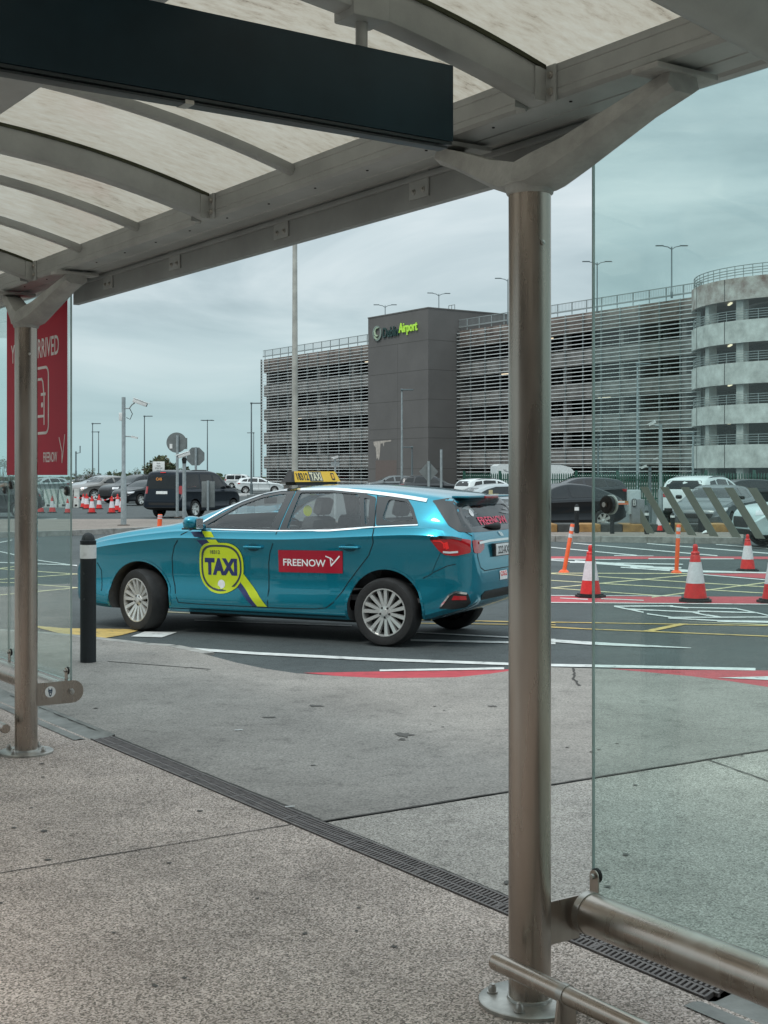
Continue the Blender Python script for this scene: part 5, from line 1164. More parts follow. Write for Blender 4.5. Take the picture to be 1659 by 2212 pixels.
def car(kind, colour, x, ybase, hdg, lab, group, scale=1.0, cat='car', Y=None, z=ROADZ, name=None):
    """x: picture column of the car's middle; hdg: degrees, 0 = away from the camera, 90 = to the right"""
    if kind not in PROTO: PROTO[kind] = make_proto(kind)
    root, wb = PROTO[kind]
    if kind in used: o = copy_tree(root)
    else: o = root; used.add(kind)
    p = gnd(x, ybase, z) if Y is None else Vector(((x-CX)/F*Y, Y, z))
    rz = R(90-hdg); o.location = p-Vector((math.cos(rz), math.sin(rz), 0))*wb/2*scale; o.rotation_euler = (0, 0, rz); o.scale = (scale,)*3
    o.name = name or {'van': 'people_carrier', 'suv': 'parked_suv', 'coupe': 'fastback_car'}.get(kind, 'parked_car')
    tag(o, lab, cat, group)
    bd = [c for c in kids(o) if c.name.startswith('body')][0]
    bd.material_slots[0].link = 'OBJECT'; bd.material_slots[0].material = colour
    return o
# ------------------------------------------------------------------ car park building (frame: x away from the camera side, y along the front)
BO = Vector((7.28, 133.3, 0)); 
cp = empty('multi_storey_car_park', BO, UA, 'long five-storey concrete car park screened with pale horizontal louvres', 'car park')
M_cp = mat('car park concrete', (0.27, 0.255, 0.24), 0.9, noise=(0.9, 0.25, 8), bump=(4, 0.1), ncol=(0.17, 0.155, 0.145))
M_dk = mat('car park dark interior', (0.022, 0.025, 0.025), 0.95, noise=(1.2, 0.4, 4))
M_lou = mat('pale metal louvre', (0.62, 0.655, 0.65), 0.5, 0.0)
M_post = mat('louvre upright metal', (0.30, 0.33, 0.33), 0.5, 0.3)
M_twr = mat('grey brown tower render', (0.118, 0.112, 0.108), 0.85, noise=(0.25, 0.10, 6))
M_line = mat('render joint', (0.07, 0.066, 0.062), 0.9)
OP = [(1.1, 2.5), (4.0, 5.5), (6.9, 8.45), (9.85, 11.4), (12.8, 14.3)]
BLOTCH = mat('weathered parapet concrete', (0.20, 0.165, 0.145), 0.9, noise=(0.7, 0.4, 9), ncol=(0.10, 0.075, 0.065))
def wing(s0, s1, nm):
    zprev = 0.0; m = MB()
    for k, (a, b) in enumerate(OP): m.boxz(0.35, 0.65, s0, s1, zprev, a); zprev = b
    m.build('spandrels', M_cp, cp, smooth=None)
    m = MB(); m.boxz(0.33, 0.65, s0, s1, OP[-1][1], 16.0); m.build('parapet', BLOTCH, cp, smooth=None)
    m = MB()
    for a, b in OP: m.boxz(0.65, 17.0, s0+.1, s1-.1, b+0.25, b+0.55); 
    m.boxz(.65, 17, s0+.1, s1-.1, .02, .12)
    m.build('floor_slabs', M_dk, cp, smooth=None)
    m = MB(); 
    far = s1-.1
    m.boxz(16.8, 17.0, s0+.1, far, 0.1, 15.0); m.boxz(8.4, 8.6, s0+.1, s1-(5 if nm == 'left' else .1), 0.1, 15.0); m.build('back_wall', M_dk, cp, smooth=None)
    if nm == 'left':
        m = MB(); m.boxz(.7, 17, s1-.15, s1, 0, 15.9); m.build('end_wall', M_cp, cp, smooth=None)
    m = MB(); q = s0+2.4
    while q < s1-1:
        m.boxz(0.9, 1.5, q, q+.5, 0, 15); m.boxz(6.5, 7.0, q+.3, q+.8, 0, 15); q += 7.2
    m.build('columns', M_cp, cp, smooth=None)
    m = MB(); z = 0.55
    while z < 16.0: m.boxz(-0.06, 0.06, s0, s1, z, z+0.06); z += 0.352
    m.build('louvre_blades', M_lou, cp, smooth=None)
    m = MB(); q = s0+.1
    while q < s1: m.boxz(0.12, 0.24, q-.04, q+.04, 0.3, 16.0); q += 2.3
    m.boxz(-0.11, 0.12, s0-.06, s0, .3, 16.0); m.boxz(-.11, .12, s1, s1+.06, .3, 16.0)
    m.build('louvre_uprights', M_post, cp, smooth=None)
    m = MB(); q = s0+.2
    while q < s1: m.boxz(0.2, 0.26, q-.03, q+.03, 16.0, 17.1); q += 1.9
    m.boxz(0.2, 0.25, s0, s1, 17.05, 17.12); m.boxz(0.16, 0.28, s0, s1, 16.3, 16.42)
    q = s0+.1
    while q < s1: m.boxz(0.215, 0.235, q, q+.018, 16.42, 17.05); q += .19
    m.build('roof_railing', M_post, cp, smooth=None)
    for k in range(7):
        q = random.uniform(s0+2, s1-3); a, b = OP[k % 5]; m = MB(); m.boxz(2.5, 2.62, q, q+1.5, b+.12, b+.2)
        m.build('strip_light', mat('lit strip light', (0.9, 0.85, 0.7), .5, emit=((1, .85, .6), 0.9)), cp, smooth=None)
wing(-31.9, 0.0, 'right'); wing(10.6, 39.8, 'left')
m = MB(); m.boxz(-3.58, 12, 0.0, 10.6, 0, 18.0); m.boxz(-3.62, 12.04, -.04, 10.64, 18.0, 18.12); tw = m.build('tower', M_twr, cp, smooth=None)
m = MB()
for z in (14.9, 12.0, 9.1, 6.35, 5.3, 2.3):
    m.boxz(-3.584, -3.576, 0.0, 10.6, z, z+.05); m.boxz(-3.58, 0, -.004, .004, z, z+.05)
for q in (5.2,): m.boxz(-3.5835, -3.5765, q, q+.04, 0, 14.9)
m.build('render_joints', M_line, tw, smooth=None)
# peeled patch and stain
m = MB(); pk = [(9.6, 5.15), (6.4, 5.25), (6.35, 5.12), (7.6, 5.02), (7.7, 4.6), (7.9, 4.95), (8.3, 4.9), (8.45, 3.6), (8.6, 3.2), (8.8, 3.5), (9.0, 3.3), (9.15, 4.5), (9.55, 4.85)]
m.prism([(s, z) for s, z in pk], -3.594, -3.584, M=Matrix(((0, 0, 1, 0), (1, 0, 0, 0), (0, 1, 0, 0), (0, 0, 0, 1))))
m.build('peeled_patch', mat('bare pale plaster', (0.40, 0.36, 0.32), .9, noise=(2, .3, 5)), tw, smooth=None)
m = MB(); m.boxz(-3.59, -3.581, 5.4, 9.2, 0.2, 3.2); m.build('brown_patch', mat('browner repainted patch', (0.135, 0.108, 0.098), .9), tw, smooth=None)
m = MB()
for q in (2, 2.5, 3): m.tube([(1.2, q, 18.1), (1.2, q, 18.9)], .04, 6)
m.tube([(1.2, 2, 18.9), (1.2, 3, 18.9)], .04, 6); m.build('roof_ladder', M_post, tw, smooth=None)
# name in letters on the tower
AS = empty('airport_sign', BO, UA, 'green lettered airport name with a ring emblem high on the tower', 'sign')
TB = Matrix(((0, 0, -1, -3.70), (-1, 0, 0, 0), (0, 1, 0, 0), (0, 0, 0, 1)))
def blet(txt, s_c, zc, w_, h_, m_, nm):
    vs, fs = text_mesh(txt, w_, h_, .012, .05); b = MB(); b.add([Vector((v.x-s_c, v.y+zc, v.z)) for v in vs], fs, 0, TB); b.build(nm, m_, AS, smooth=None)
M_dgr = mat('dark green sign letters', (0.012, 0.045, 0.04), .4); M_lgr = mat('lime sign letters', (0.36, 0.62, 0.05), .4, emit=((.4, .7, .08), .25))
blet('Dublin', 6.3, 16.25, 2.75, 1.02, M_dgr, 'lettering'); blet('Airport', 3.25, 16.32, 3.15, 1.28, M_lgr, 'lettering')
def arc(mb, cx_, cz_, r, w0, a0, a1, n=20, ax=1.0):
    vs = []
    for i in range(n+1):
        t = i/n; a = R(a0+(a1-a0)*t); ww = w0*(.25+.75*math.sin(math.pi*min(1, t*.95+.05))); 
        for rr_ in (r-ww/2, r+ww/2): vs += [(cx_+rr_*math.cos(a)*ax, cz_+rr_*math.sin(a), -.05), (cx_+rr_*math.cos(a)*ax, cz_+rr_*math.sin(a), .05)]
    fs = []
    for i in range(n):
        b_ = 4*i; fs += [(b_+1, b_+3, b_+7, b_+5), (b_, b_+4, b_+6, b_+2), (b_, b_+1, b_+5, b_+4), (b_+2, b_+6, b_+7, b_+3)]
    mb.add(vs, fs, 0, TB)
m = MB(); arc(m, -8.75, 16.3, .68, .24, 50, 235); arc(m, -8.75, 16.3, .68, .28, 250, 400); m.build('ring_emblem', mat('grey green emblem', (0.20, 0.25, 0.22), .4), AS, smooth=None)
m = MB(); arc(m, -8.75, 16.45, .42, .20, 60, 300); arc(m, -8.7, 16.25, .55, .12, 200, 340); m.build('inner_emblem', mat('pale emblem', (0.42, 0.52, 0.36), .4), AS, smooth=None)
# ------------------------------------------------------------------ round ramp tower
DC = Vector((33.6, 105.5, 0)); DR = 9.2
rt = empty('spiral_ramp_tower', DC, 0, 'round concrete ramp tower with stacked curved balconies at the right end', 'ramp tower')
M_drum = mat('pale streaked concrete', (0.52, 0.53, 0.51), 0.85, noise=(1.1, 0.22, 8), ncol=(0.36, 0.36, 0.34))
M_drum2 = mat('rust streaked concrete', (0.50, 0.49, 0.46), 0.85, noise=(0.9, 0.2, 9), ncol=(0.22, 0.15, 0.13))
BD = [(2.2, 3.93), (5.5, 6.92), (8.44, 10.05), (11.5, 13.17), (14.7, 16.35)]
for k, (a, b) in enumerate(BD):
    m = MB(); m.lathe([(DR-.25, a), (DR, a), (DR, b), (DR-.25, b)], 72, close=True); o = m.build('balcony_band', M_drum2 if k == 4 else M_drum, rt, smooth=30)
    m = MB()
    for q in range(14):
        t = R(q*360/14+4); m.box(((DR+.003)*math.cos(t), (DR+.003)*math.sin(t), (a+b)/2), (.02, .07, b-a-.02), rz=t)
    m.build('panel_joints', M_line, o, smooth=None)
    m = MB(); m.lathe([(DR-.3, a+.25), (5.0, a+.25), (5.0, a+.5), (DR-.3, a+.5)], 48, close=True); m.build('ramp_slab', M_cp, rt, smooth=None)
    if k < 4:
        m = MB()
        for q in range(60): t = R(q*6); m.tube([((DR-.15)*math.cos(t), (DR-.15)*math.sin(t), b), ((DR-.15)*math.cos(t), (DR-.15)*math.sin(t), b+.75)], .025, 5)
        for h_ in (.2, .38, .56, .75): m.lathe([(DR-.17, b+h_-.02), (DR-.13, b+h_-.02), (DR-.13, b+h_+.02), (DR-.17, b+h_+.02)], 72, close=True)
        m.build('ramp_railing', M_post, rt, smooth=None)
m = MB()
for q in range(14):
    t = R(q*360/14+11); m.box(((DR-.75)*math.cos(t), (DR-.75)*math.sin(t), 7.6), (.65, .65, 15.2), rz=t)
m.build('columns', M_drum, rt, smooth=None)
m = MB(); m.lathe([(4.8, 0), (4.8, 16)], 40); m.build('core_wall', mat('ramp core', (0.09, 0.09, 0.088), .9), rt, smooth=30)
for k, (a, b) in enumerate(BD[1:]):
    for t in (232, 250, 196):
        m = MB(); tt = R(t); m.box((7.2*math.cos(tt), 7.2*math.sin(tt), a+.15), (1.3, .16, .1), rz=tt+1.2); m.build('strip_light', MATS['lit strip light'], rt, smooth=None)
m = MB()
for q in range(72): t = R(q*5); m.tube([((DR-.2)*math.cos(t), (DR-.2)*math.sin(t), 16.3), ((DR-.2)*math.cos(t), (DR-.2)*math.sin(t), 17.25)], .03, 5)
for h_ in (.3, .5, .7, .95): m.lathe([(DR-.23, 16.3+h_-.025), (DR-.17, 16.3+h_-.025), (DR-.17, 16.3+h_+.025), (DR-.23, 16.3+h_+.025)], 72, close=True)
m.build('roof_railing', M_post, rt, smooth=None)

# ------------------------------------------------------------------ rooftop twin lamps
def mast_top(m, z, arms, s_=1.0):
    for a in arms:
        dx_, dy_ = math.cos(R(a)), math.sin(R(a))
        m.tube([(0, 0, z-.25*s_), (dx_*.35*s_, dy_*.35*s_, z-.02*s_), (dx_*.8*s_, dy_*.8*s_, z+.06*s_)], .045*s_, 6)
        m.box((dx_*1.15*s_, dy_*1.15*s_, z+.10*s_), (.75*s_, .26*s_, .09*s_), rz=R(a), bev=.02)
def lamp(x, ytop, Y, zbase, arms, lab, group, name='street_lamp', cat='street lamp', r0=.09, r1=.05, hs=1.0, head='flat', mm=None):
    top = ray(x, ytop, Y); h_ = top.z-zbase
    e = empty(name, (top.x, Y, zbase), 0, lab, cat, group)
    m = MB(); m.lathe([(r0*1.5, 0), (r0*1.5, min(.9, h_*.12)), (r0, min(.95, h_*.13)), (r1, h_)], 14); m.build('pole', mm or M_lampm, e)
    for a in arms:
        m = MB()
        if head == 'twin': mast_top(m, h_, [a], hs)
        else:
            dx_, dy_ = math.cos(R(a)), math.sin(R(a)); m.box((dx_*.38*hs, dy_*.38*hs, h_), (.95*hs, .26*hs, .09*hs), rz=R(a), bev=.02); m.box((0, 0, h_), (.16*hs, .16*hs, .16*hs), bev=.02)
        m.build('lamp_head', M_lampm, e)
    return e
G1 = 'twin-armed lamps on the car park roof'
lamp(832, 660, 141, 16.0, (0, 180), 'twin-armed roof lamp left of the tower top', G1, 'roof_lamp', 'roof lamp', .05, .04, .8, 'twin')
lamp(948, 635, 140, 17.2, (10, 190), 'twin-armed roof lamp rising behind the tower top', G1, 'roof_lamp', 'roof lamp', .05, .04, .8, 'twin')
lamp(1097, 603, 127, 15.9, (180,), 'roof lamp whose arm shows just left of the big steel post', G1, 'roof_lamp', 'roof lamp', .05, .04, .8, 'twin')
lamp(1290, 567, 117, 15.9, (0, 180), 'twin-armed roof lamp at the edge of the shelter glass', G1, 'roof_lamp', 'roof lamp', .06, .05, .85, 'twin')
lamp(1451, 533, 108, 15.9, (0, 180), 'twin-armed roof lamp nearest the round ramp tower', G1, 'roof_lamp', 'roof lamp', .06, .05, .85, 'twin')
G2 = 'street lamps standing among the parked cars'
for a_ in ((200, 915, 164, (0,), 'slim lamp left of the camera pole, leftmost of a pair'), (213, 933, 190, (180,), 'shorter slim lamp just right of the leftmost one'), (312, 899, 143, (0,), 'single lamp right of the white camera pole'),
           (543, 871, 117, (0,), 'tallest lamp just left of the car park, two poles close together'), (548, 935, 200, (180,), 'short lamp just right of the tallest lamp left of the car park'), (868, 842, 100, (0,), 'pale lamp standing in front of the brown tower'),
           (890, 966, 112, (180,), 'short lamp in front of the tower foot'), (1377, 786, 88, (0,), 'tall lamp in front of the louvres seen through the glass'), (1497, 936, 100, (180,), 'short lamp near the ramp tower seen through the glass'),
           (1292, 950, 100, (180,), 'short lamp just right of the glass edge')):
    lamp(a_[0], a_[1], a_[2], ROADZ, a_[3], a_[4], G2, hs=1.0 if a_[2] < 150 else 1.15, mm=M_galv if a_[0] in (868, 1377, 1497) else None)
e = lamp(448, 908, 170, ROADZ, (20, 140, 200, 320), 'lamp mast with a cluster of four heads, left of the car park', G2, hs=1.0)
for x_, yt_ in ((466, 0),): pass
m_ = empty('flagless_mast', ray(637, HY, 60)-Vector((0, 0, EYE)), 0, 'tall tapering galvanised mast rising from behind the taxi roof sign', 'mast')
m = MB(); m.lathe([(.145, 0), (.14, 3), (.13, 6), (.105, 12), (.09, 14)], 24); m.build('pole', mat('stained galvanised mast', (0.42, 0.41, 0.37), .5, .3, noise=(1.2, .3, 8)), m_)
m = MB(); m.lathe([(.25, 0), (.25, .04), (0, .05)], 16); m.build('base_plate', M_galv, m_)

# ------------------------------------------------------------------ green palisade fence
fe = empty('palisade_fence', ray(1000, HY, 82)-Vector((0, 0, EYE)), 0, 'dark green pointed palisade fence in front of the car park', 'fence')
fx0 = fe.location; f_end = ray(1800, HY, 66)-Vector((0, 0, EYE)); vec = f_end-fx0; FL = vec.length; fe.rotation_euler = (0, 0, math.atan2(vec.y, vec.x))
m = MB(); q = 0.0
while q < FL:
    m.prism([(q, 0), (q+.065, 0), (q+.065, 1.66), (q+.0325, 1.76), (q, 1.66)], -.02, .02, M=Matrix.Rotation(R(90), 4, 'X')); q += .155
m.build('pales', M_green, fe, smooth=None)
m = MB(); m.boxz(0, FL, .03, .07, .35, .41); m.boxz(0, FL, .03, .07, 1.35, 1.41); m.build('rails', M_green, fe, smooth=None)
for k in range(int(FL/2.75)+1):
    m = MB(); m.boxz(k*2.75-.06, k*2.75+.06, .07, .19, 0, 1.9); m.build('post', M_green, fe, smooth=None)
# low dark barrier wall behind the fence
tag((lambda b: b.boxz(9, 60, 88, 88.4, 0, .5) and b.build('low_wall', M_conc, smooth=None))(MB()), 'low concrete wall behind the green fence', 'wall')

# ------------------------------------------------------------------ trees
M_bark = mat('bark', (0.10, 0.075, 0.055), .9, noise=(10, .3, 6))
def leafm(nm, c): return mat(nm, c, .7, noise=(1.5, .45, 4))
LF = [leafm('dark leaf', (0.035, 0.055, 0.022)), leafm('mid leaf', (0.07, 0.09, 0.035)), leafm('bronze leaf', (0.11, 0.075, 0.04))]
def tree(x, ytop, Y, wpx, lab, dens=900, seed=1, trunk=True, base=ROADZ, group='trees and bushes beyond the parked cars', name='tree'):
    rng = random.Random(seed); top = ray(x, ytop, Y); h_ = top.z-base; rx = wpx/2/F*Y
    e = empty(name, (top.x, Y, base), 0, lab, 'tree' if trunk else 'bush', group)
    m = MB(); m.tube([(0, 0, 0), (.05, 0, h_*.4), (-.05, .05, h_*.7)], [rx*.07, rx*.05, rx*.02], 8)
    cl_ = []
    for k in range(11):
        a = rng.uniform(0, 6.28); rr_ = rng.uniform(.25, .8); c = Vector((math.cos(a)*rr_*rx*.85, math.sin(a)*rr_*rx*.85, h_*(.55+rng.uniform(-.12, .32)*(1.15-rr_*.5)))); cl_.append((c, rx*rng.uniform(.18, .42)))
        m.tube([(0, 0, h_*.35), c*.6+Vector((0, 0, h_*.12)), c], [rx*.03, rx*.02, rx*.008], 5)
    m.build('trunk', M_bark, e)
    m = MB()
    for k in range(dens):
        c, r_ = rng.choice(cl_); v = Vector((rng.gauss(0, 1), rng.gauss(0, 1), rng.gauss(0, .8))).normalized()*r_*rng.uniform(.3, 1.12); p = c+v
        if p.z > h_: p.z = h_-rng.uniform(0, .1)
        s_ = rx*rng.uniform(.022, .05); a = Vector((rng.gauss(0, 1), rng.gauss(0, 1), rng.gauss(0, 1))).normalized(); b_ = a.cross(Vector((rng.gauss(0, 1), rng.gauss(0, 1), rng.gauss(0, 1)))).normalized()
        m.add([p-a*s_*1.5, p+b_*s_, p+a*s_*1.5, p-b_*s_], [(0, 1, 2, 3)], rng.choice((0, 0, 1, 1, 2)))
    m.build('crown', LF, e, smooth=None); return e
tree(350, 984, 110, 100, 'bushy tree with bronze tips behind the small white sign', 4200, 3)
tree(388, 1000, 112, 66, 'smaller loose tree right of the white sign', 1500, 9)
tree(292, 1008, 120, 40, 'low round bush behind the camera pole', 800, 5, name='bush', trunk=False)
tree(195, 1004, 140, 44, 'thin twiggy bush at the foot of the slim lamps', 500, 7, name='bush', trunk=False)
tree(243, 1014, 130, 50, 'low dark bush left of the camera pole', 700, 15, name='bush', trunk=False)
tree(168, 1014, 120, 30, 'small dark bush next to the left glass edge', 500, 17, name='bush', trunk=False)
tree(6, 985, 90, 60, 'bare-topped tree seen through the left glass', 700, 21)
# distant tree line
b = MB(); rng = random.Random(5)
for k in range(2600):
    x_ = rng.uniform(-260, 260); h_ = 1.6+1.0*math.sin(x_*.07)+.7*math.sin(x_*.21+1); p = Vector((x_, 420+rng.uniform(-8, 8), rng.uniform(0, max(1, h_)))); s_ = rng.uniform(.3, .8)
    a = Vector((rng.gauss(0, 1), rng.gauss(0, .3), rng.gauss(0, 1))).normalized(); c = Vector((-a.z, 0, a.x)); b.add([p-a*s_, p+c*s_, p+a*s_, p-c*s_], [(0, 1, 2, 3)], rng.choice((0, 1)))
tag(b.build('tree_line', LF, smooth=None), 'distant dark line of trees on the horizon', None, kind='stuff')
# ------------------------------------------------------------------ parked and waiting cars
LET_O = mat('orange window lettering', (0.75, 0.3, 0.08), .5)
silver = cpaint('silver', (0.40, 0.43, 0.44), .6); grey = cpaint('mid grey', (0.13, 0.145, 0.15), .5); dark = cpaint('charcoal', (0.03, 0.034, 0.038), .4); blk = cpaint('black', (0.010, 0.013, 0.016), .2)
white = cpaint('white', (0.62, 0.66, 0.66), .05); redc = cpaint('red', (0.32, 0.01, 0.02), .3); navy = cpaint('dark blue', (0.007, 0.013, 0.022), .3); mint = cpaint('pale mint', (0.50, 0.60, 0.60), .2); tan_ = cpaint('warm grey', (0.20, 0.19, 0.18), .4)
GP = 'cars parked in the lot behind the island'
mpv = car('van', navy, 424, 1116, 26, 'dark blue people carrier seen from behind beside the round sign back', GP, 1.0, 'people carrier')
car('estate car', blk, 316, 1091, 214, 'black car facing left tucked beside the dark people carrier', GP, .95)
car('suv', dark, 292, 1086, 222, 'charcoal car behind the pale camera pole, front to the left', GP, 1.02)
car('estate car', tan_, 228, 1080, 226, 'grey car behind the tallest cluster of cones', GP, 1.08)
car('estate car', silver, 215, 1068, 226, 'silver car in the left row with its windscreen catching light', GP, 1.12)
car('estate car', silver, 95, 1068, 224, 'silver car seen through the left shelter glass', GP, 1.0)
car('estate car', grey, 190, 1059, 228, 'grey car at the back of the left row', GP, 1.2)
car('suv', white, 288, 1052, 255, 'white car roof showing behind the charcoal car', GP, 1.12)
car('van', white, 525, 1054, 95, 'white van parked furthest right of the people carrier', GP, 1.0, 'van')
car('estate car', white, 560, 1066, 80, 'white car directly behind the taxi windscreen', GP, 1.0)
car('estate car', redc, 762, 1058, 80, 'red car whose roof shows right of the roof sign', GP, 1.05)
car('estate car', grey, 845, 1070, 262, 'grey estate with pale roof rails behind the taxi roof', GP, 1.12)
car('suv', dark, 935, 1083, 95, 'dark upright off-roader in front of the tower foot', GP, 1.0)
car('suv', white, 1062, 1096, 60, 'white car with black rear glass left of the big steel post', GP, .9)
car('coupe', silver, 1098, 1132, 70, 'silver car half hidden by the big steel post, nose to the right', GP, .9)
car('estate car', dark, 1245, 1105, 262, 'charcoal estate behind the black fastback', GP, 1.05)
car('coupe', blk, 1188, 1149, 248, 'black fastback car waiting behind the island bollards, tail to the right', GP, .93)
car('suv', white, 1530, 1134, 36, 'white off-roader seen from behind through the slanted glass stripes', GP, .98)
car('estate car', grey, 1545, 1150, 208, 'grey saloon facing the camera behind the white box', GP, .92)
car('suv', mint, 1785, 1181, 262, 'pale mint car entering at the right edge, nose to the left', GP, .92)
car('estate car', blk, 1590, 1108, 255, 'black car at the back right with a yellow tag on its roof', GP, 1.0)
car('estate car', blk, -25, 1118, 262, 'black car seen through the left shelter glass', GP, .95)
vs, fs = text_mesh('CAB', .28, .11, .03); b = MB(); b.add([(-.935, -v.x+.15, 1.50+v.y) for v in vs], fs); b.build('window_lettering', LET_O, mpv, smooth=None)
m = MB(); m.boxz(-.89, -.86, -.12, .12, 1.735, 1.765, bev=.004); m.build('high_brake_light', M_tail2, mpv)
# motorhome
mh = empty('motorhome', gnd(1160, 1083, ROADZ), R(8), 'white motorhome with an overhanging cab bed behind the big steel post', 'motorhome')
mh.scale = (.83,)*3
m = MB(); Q = [(-3.4, .55), (1.2, .55), (1.35, 1.1), (2.0, 1.75), (2.55, 2.0), (2.62, 2.3), (2.3, 2.62), (1.6, 2.78), (-3.1, 2.85), (-3.4, 2.7)]
m.prism(Q, -1.05, 1.05, M=Matrix.Rotation(R(90), 4, 'X')); m.build('living_body', mat('motorhome white', (0.62, 0.65, 0.64), .35, coat=.3), mh, smooth=25)
m = MB(); m.prism([(1.2, .5), (3.3, .5), (3.35, .95), (2.75, 1.15), (2.1, 1.78), (1.2, 1.8)], -.98, .98, M=Matrix.Rotation(R(90), 4, 'X')); m.build('cab', mat('motorhome cab white', (0.55, 0.58, 0.58), .3, coat=.4), mh, smooth=25)
m = MB(); m.prism([(1.55, 1.16), (2.6, 1.16), (2.08, 1.72), (1.55, 1.74)], -.985, .985, M=Matrix.Rotation(R(90), 4, 'X')); m.build('cab_window', M_dglass, mh, smooth=None)
m = MB(); m.box((2.46, 0, 1.45), (.012, 1.7, .82), M=None); o = m.build('windscreen', M_dglass, mh, smooth=None); o.data.transform(Matrix.Translation((2.46, 0, 1.45)) @ Matrix.Rotation(R(-43), 4, 'Y') @ Matrix.Translation((-2.44, 0, -1.43)))
for x0, x1, z0, z1 in ((-2.6, -1.7, 1.55, 2.1), (-.9, .1, 1.55, 2.1)):
    m = MB(); m.boxz(x0, x1, -1.058, -1.051, z0, z1, bev=.002); m.build('window', M_dglass, mh, smooth=None)
m = MB(); m.boxz(.9, 2.0, -.4, .4, 2.78, 2.86, bev=.03); m.build('roof_light', M_blackp, mh)
m = MB()
for k in range(3): m.tube([(-2.9+.10*k, -1.056, 2.45), (-2.75+.05*k, -1.056, 2.3), (-2.6+.1*k, -1.056, 2.28)], .012, 6)
m.build('swoosh_print', M_dgrey, mh)
for xx in (-2.2, 2.5):
    for sg in (1, -1): wheel(mh, xx, sg*.88, .33, .33, sg, 1, 0, detail=False)

# ------------------------------------------------------------------ cones
def make_cone():
    e = empty('traffic_cone', (0, 0, 0)); m = MB()
    b_ = [(.21*math.cos(R(22.5+45*k))*1.05, .21*math.sin(R(22.5+45*k))*1.05) for k in range(8)]
    m.prism(b_, 0, .035); m.prism([(x*.86, y*.86) for x, y in b_], .035, .055); m.build('rubber_base', M_black, e, smooth=30)
    m = MB(); m.lathe([(.150, .05), (.118, .25), (.116, .25), (.075, .50), (.060, .60), (.052, .615), (.058, .635), (.048, .655), (.030, .66), (.034, .69), (.032, .73), (.018, .75), (0, .75)], 24); m.build('cone_body', M_redp, e)
    m = MB(); m.lathe([(.1205, .245), (.0755, .520)], 24, cap=False); m.build('reflective_sleeve', M_refl, e)
    return e
cone0 = make_cone(); first = [True]
def cone(x, ybase, scale, rz, lab, grp, tilt=0.0, z=ROADZ):
    o = cone0 if first[0] else copy_tree(cone0); first[0] = False
    o.location = gnd(x, ybase, z); o.rotation_euler = (tilt, 0, rz); o.scale = (scale,)*3; tag(o, lab, 'traffic cone', grp)
GC = 'red and white traffic cones on the road'
cone(1275.5, 1290, .93, .2, 'cone cut by the edge of the shelter glass, nearest the big post', GC)
cone(1502, 1300, .99, .5, 'large cone in the middle of the right glass', GC)
cone(1615, 1234, .84, .1, 'cone further off in front of the mint car wheel', GC)
cone(1672, 1302, .99, .9, 'cone mostly cut off by the right picture edge', GC)
cone(1424, 1149, .72, .9, 'cone standing on the island beside the grey pole', GC, z=IZ)
GL = 'red and white cones huddled in the left car park'
cone(198.5, 1109, 1.0, .3, 'lone cone in front of the left cluster', GL); cone(187, 1100, 1.0, .8, 'back cone left of the lone front one', GL); cone(214, 1100, .95, 1.2, 'cone in the middle behind the others', GL)
cone(241.5, 1109, 1.0, .1, 'cone at the left of the right-hand trio', GL); cone(254, 1104, 1.05, .6, 'rear cone in the right-hand trio', GL); cone(263, 1108, 1.0, .2, 'cone nearest the pale camera pole', GL); cone(180, 1097, .95, .4, 'cone next to the white barrier', GL)
cone(113, 1108, 1.0, .2, 'cone seen through the left glass under the poster', GL); cone(146, 1109, .85, .9, 'cone at the dark edge of the left glass', GL); cone(88, 1108, .95, .9, 'cone showing just right of the left post', GL)
# orange flexible posts
def flex(x, ybase, xtop, ytop, lab, z=ROADZ, wpx=9, base=True):
    p = gnd(x, ybase, z); t = ray(xtop, ytop, p.y); h_ = (t-p).length; r = wpx/2/F*p.y
    e = empty('flexible_marker_post', p, 0, lab, 'marker post', 'orange flexible marker posts')
    d = (t-p).normalized(); Mx = d.to_track_quat('Z', 'X').to_matrix().to_4x4()
    m = MB(); m.lathe([(r*1.15, .02), (r, .06), (r, h_-.01), (r*.8, h_)], 16, M=Mx); m.build('post', M_orange, e)
    for a, b in ((.72, .80), (.86, .94)):
        m = MB(); m.lathe([(r*1.03, h_*a), (r*1.03, h_*b)], 16, M=Mx, cap=False); m.build('reflective_band', M_refl, e)
    m = MB(); m.lathe([(r*2.6, 0), (r*2.5, .02), (r*1.4, .05), (0, .055)], 14); m.build('foot', M_orange, e)
flex(1218, 1237, 1237, 1132, 'leaning orange post right of the big steel post'); flex(1461, 1238, 1466, 1133, 'upright orange post between the two near cones')
flex(344, 1145, 346, 1111, 'short orange post above the taxi bonnet', z=IZ, wpx=10)
# bollards on the island
GB = 'black bollards along the island'
for x, yt, yb, lab in ((1246, 1089, 1152, 'bollard in front of the black fastback wheel'), (1322.5, 1096, 1153, 'bollard left of the barrier machine'), (1397, 1102, 1154, 'bollard right of the barrier machine'), (1083, 1088, 1150, 'bollard just left of the big steel post'), (1453, 1108, 1153, 'bollard beside the slanted stripes, second from the machine'), (1513, 1108, 1150, 'bollard in front of the white box')):
    bollard(x, yt, yb, IZ, 9.5, lab, GB)
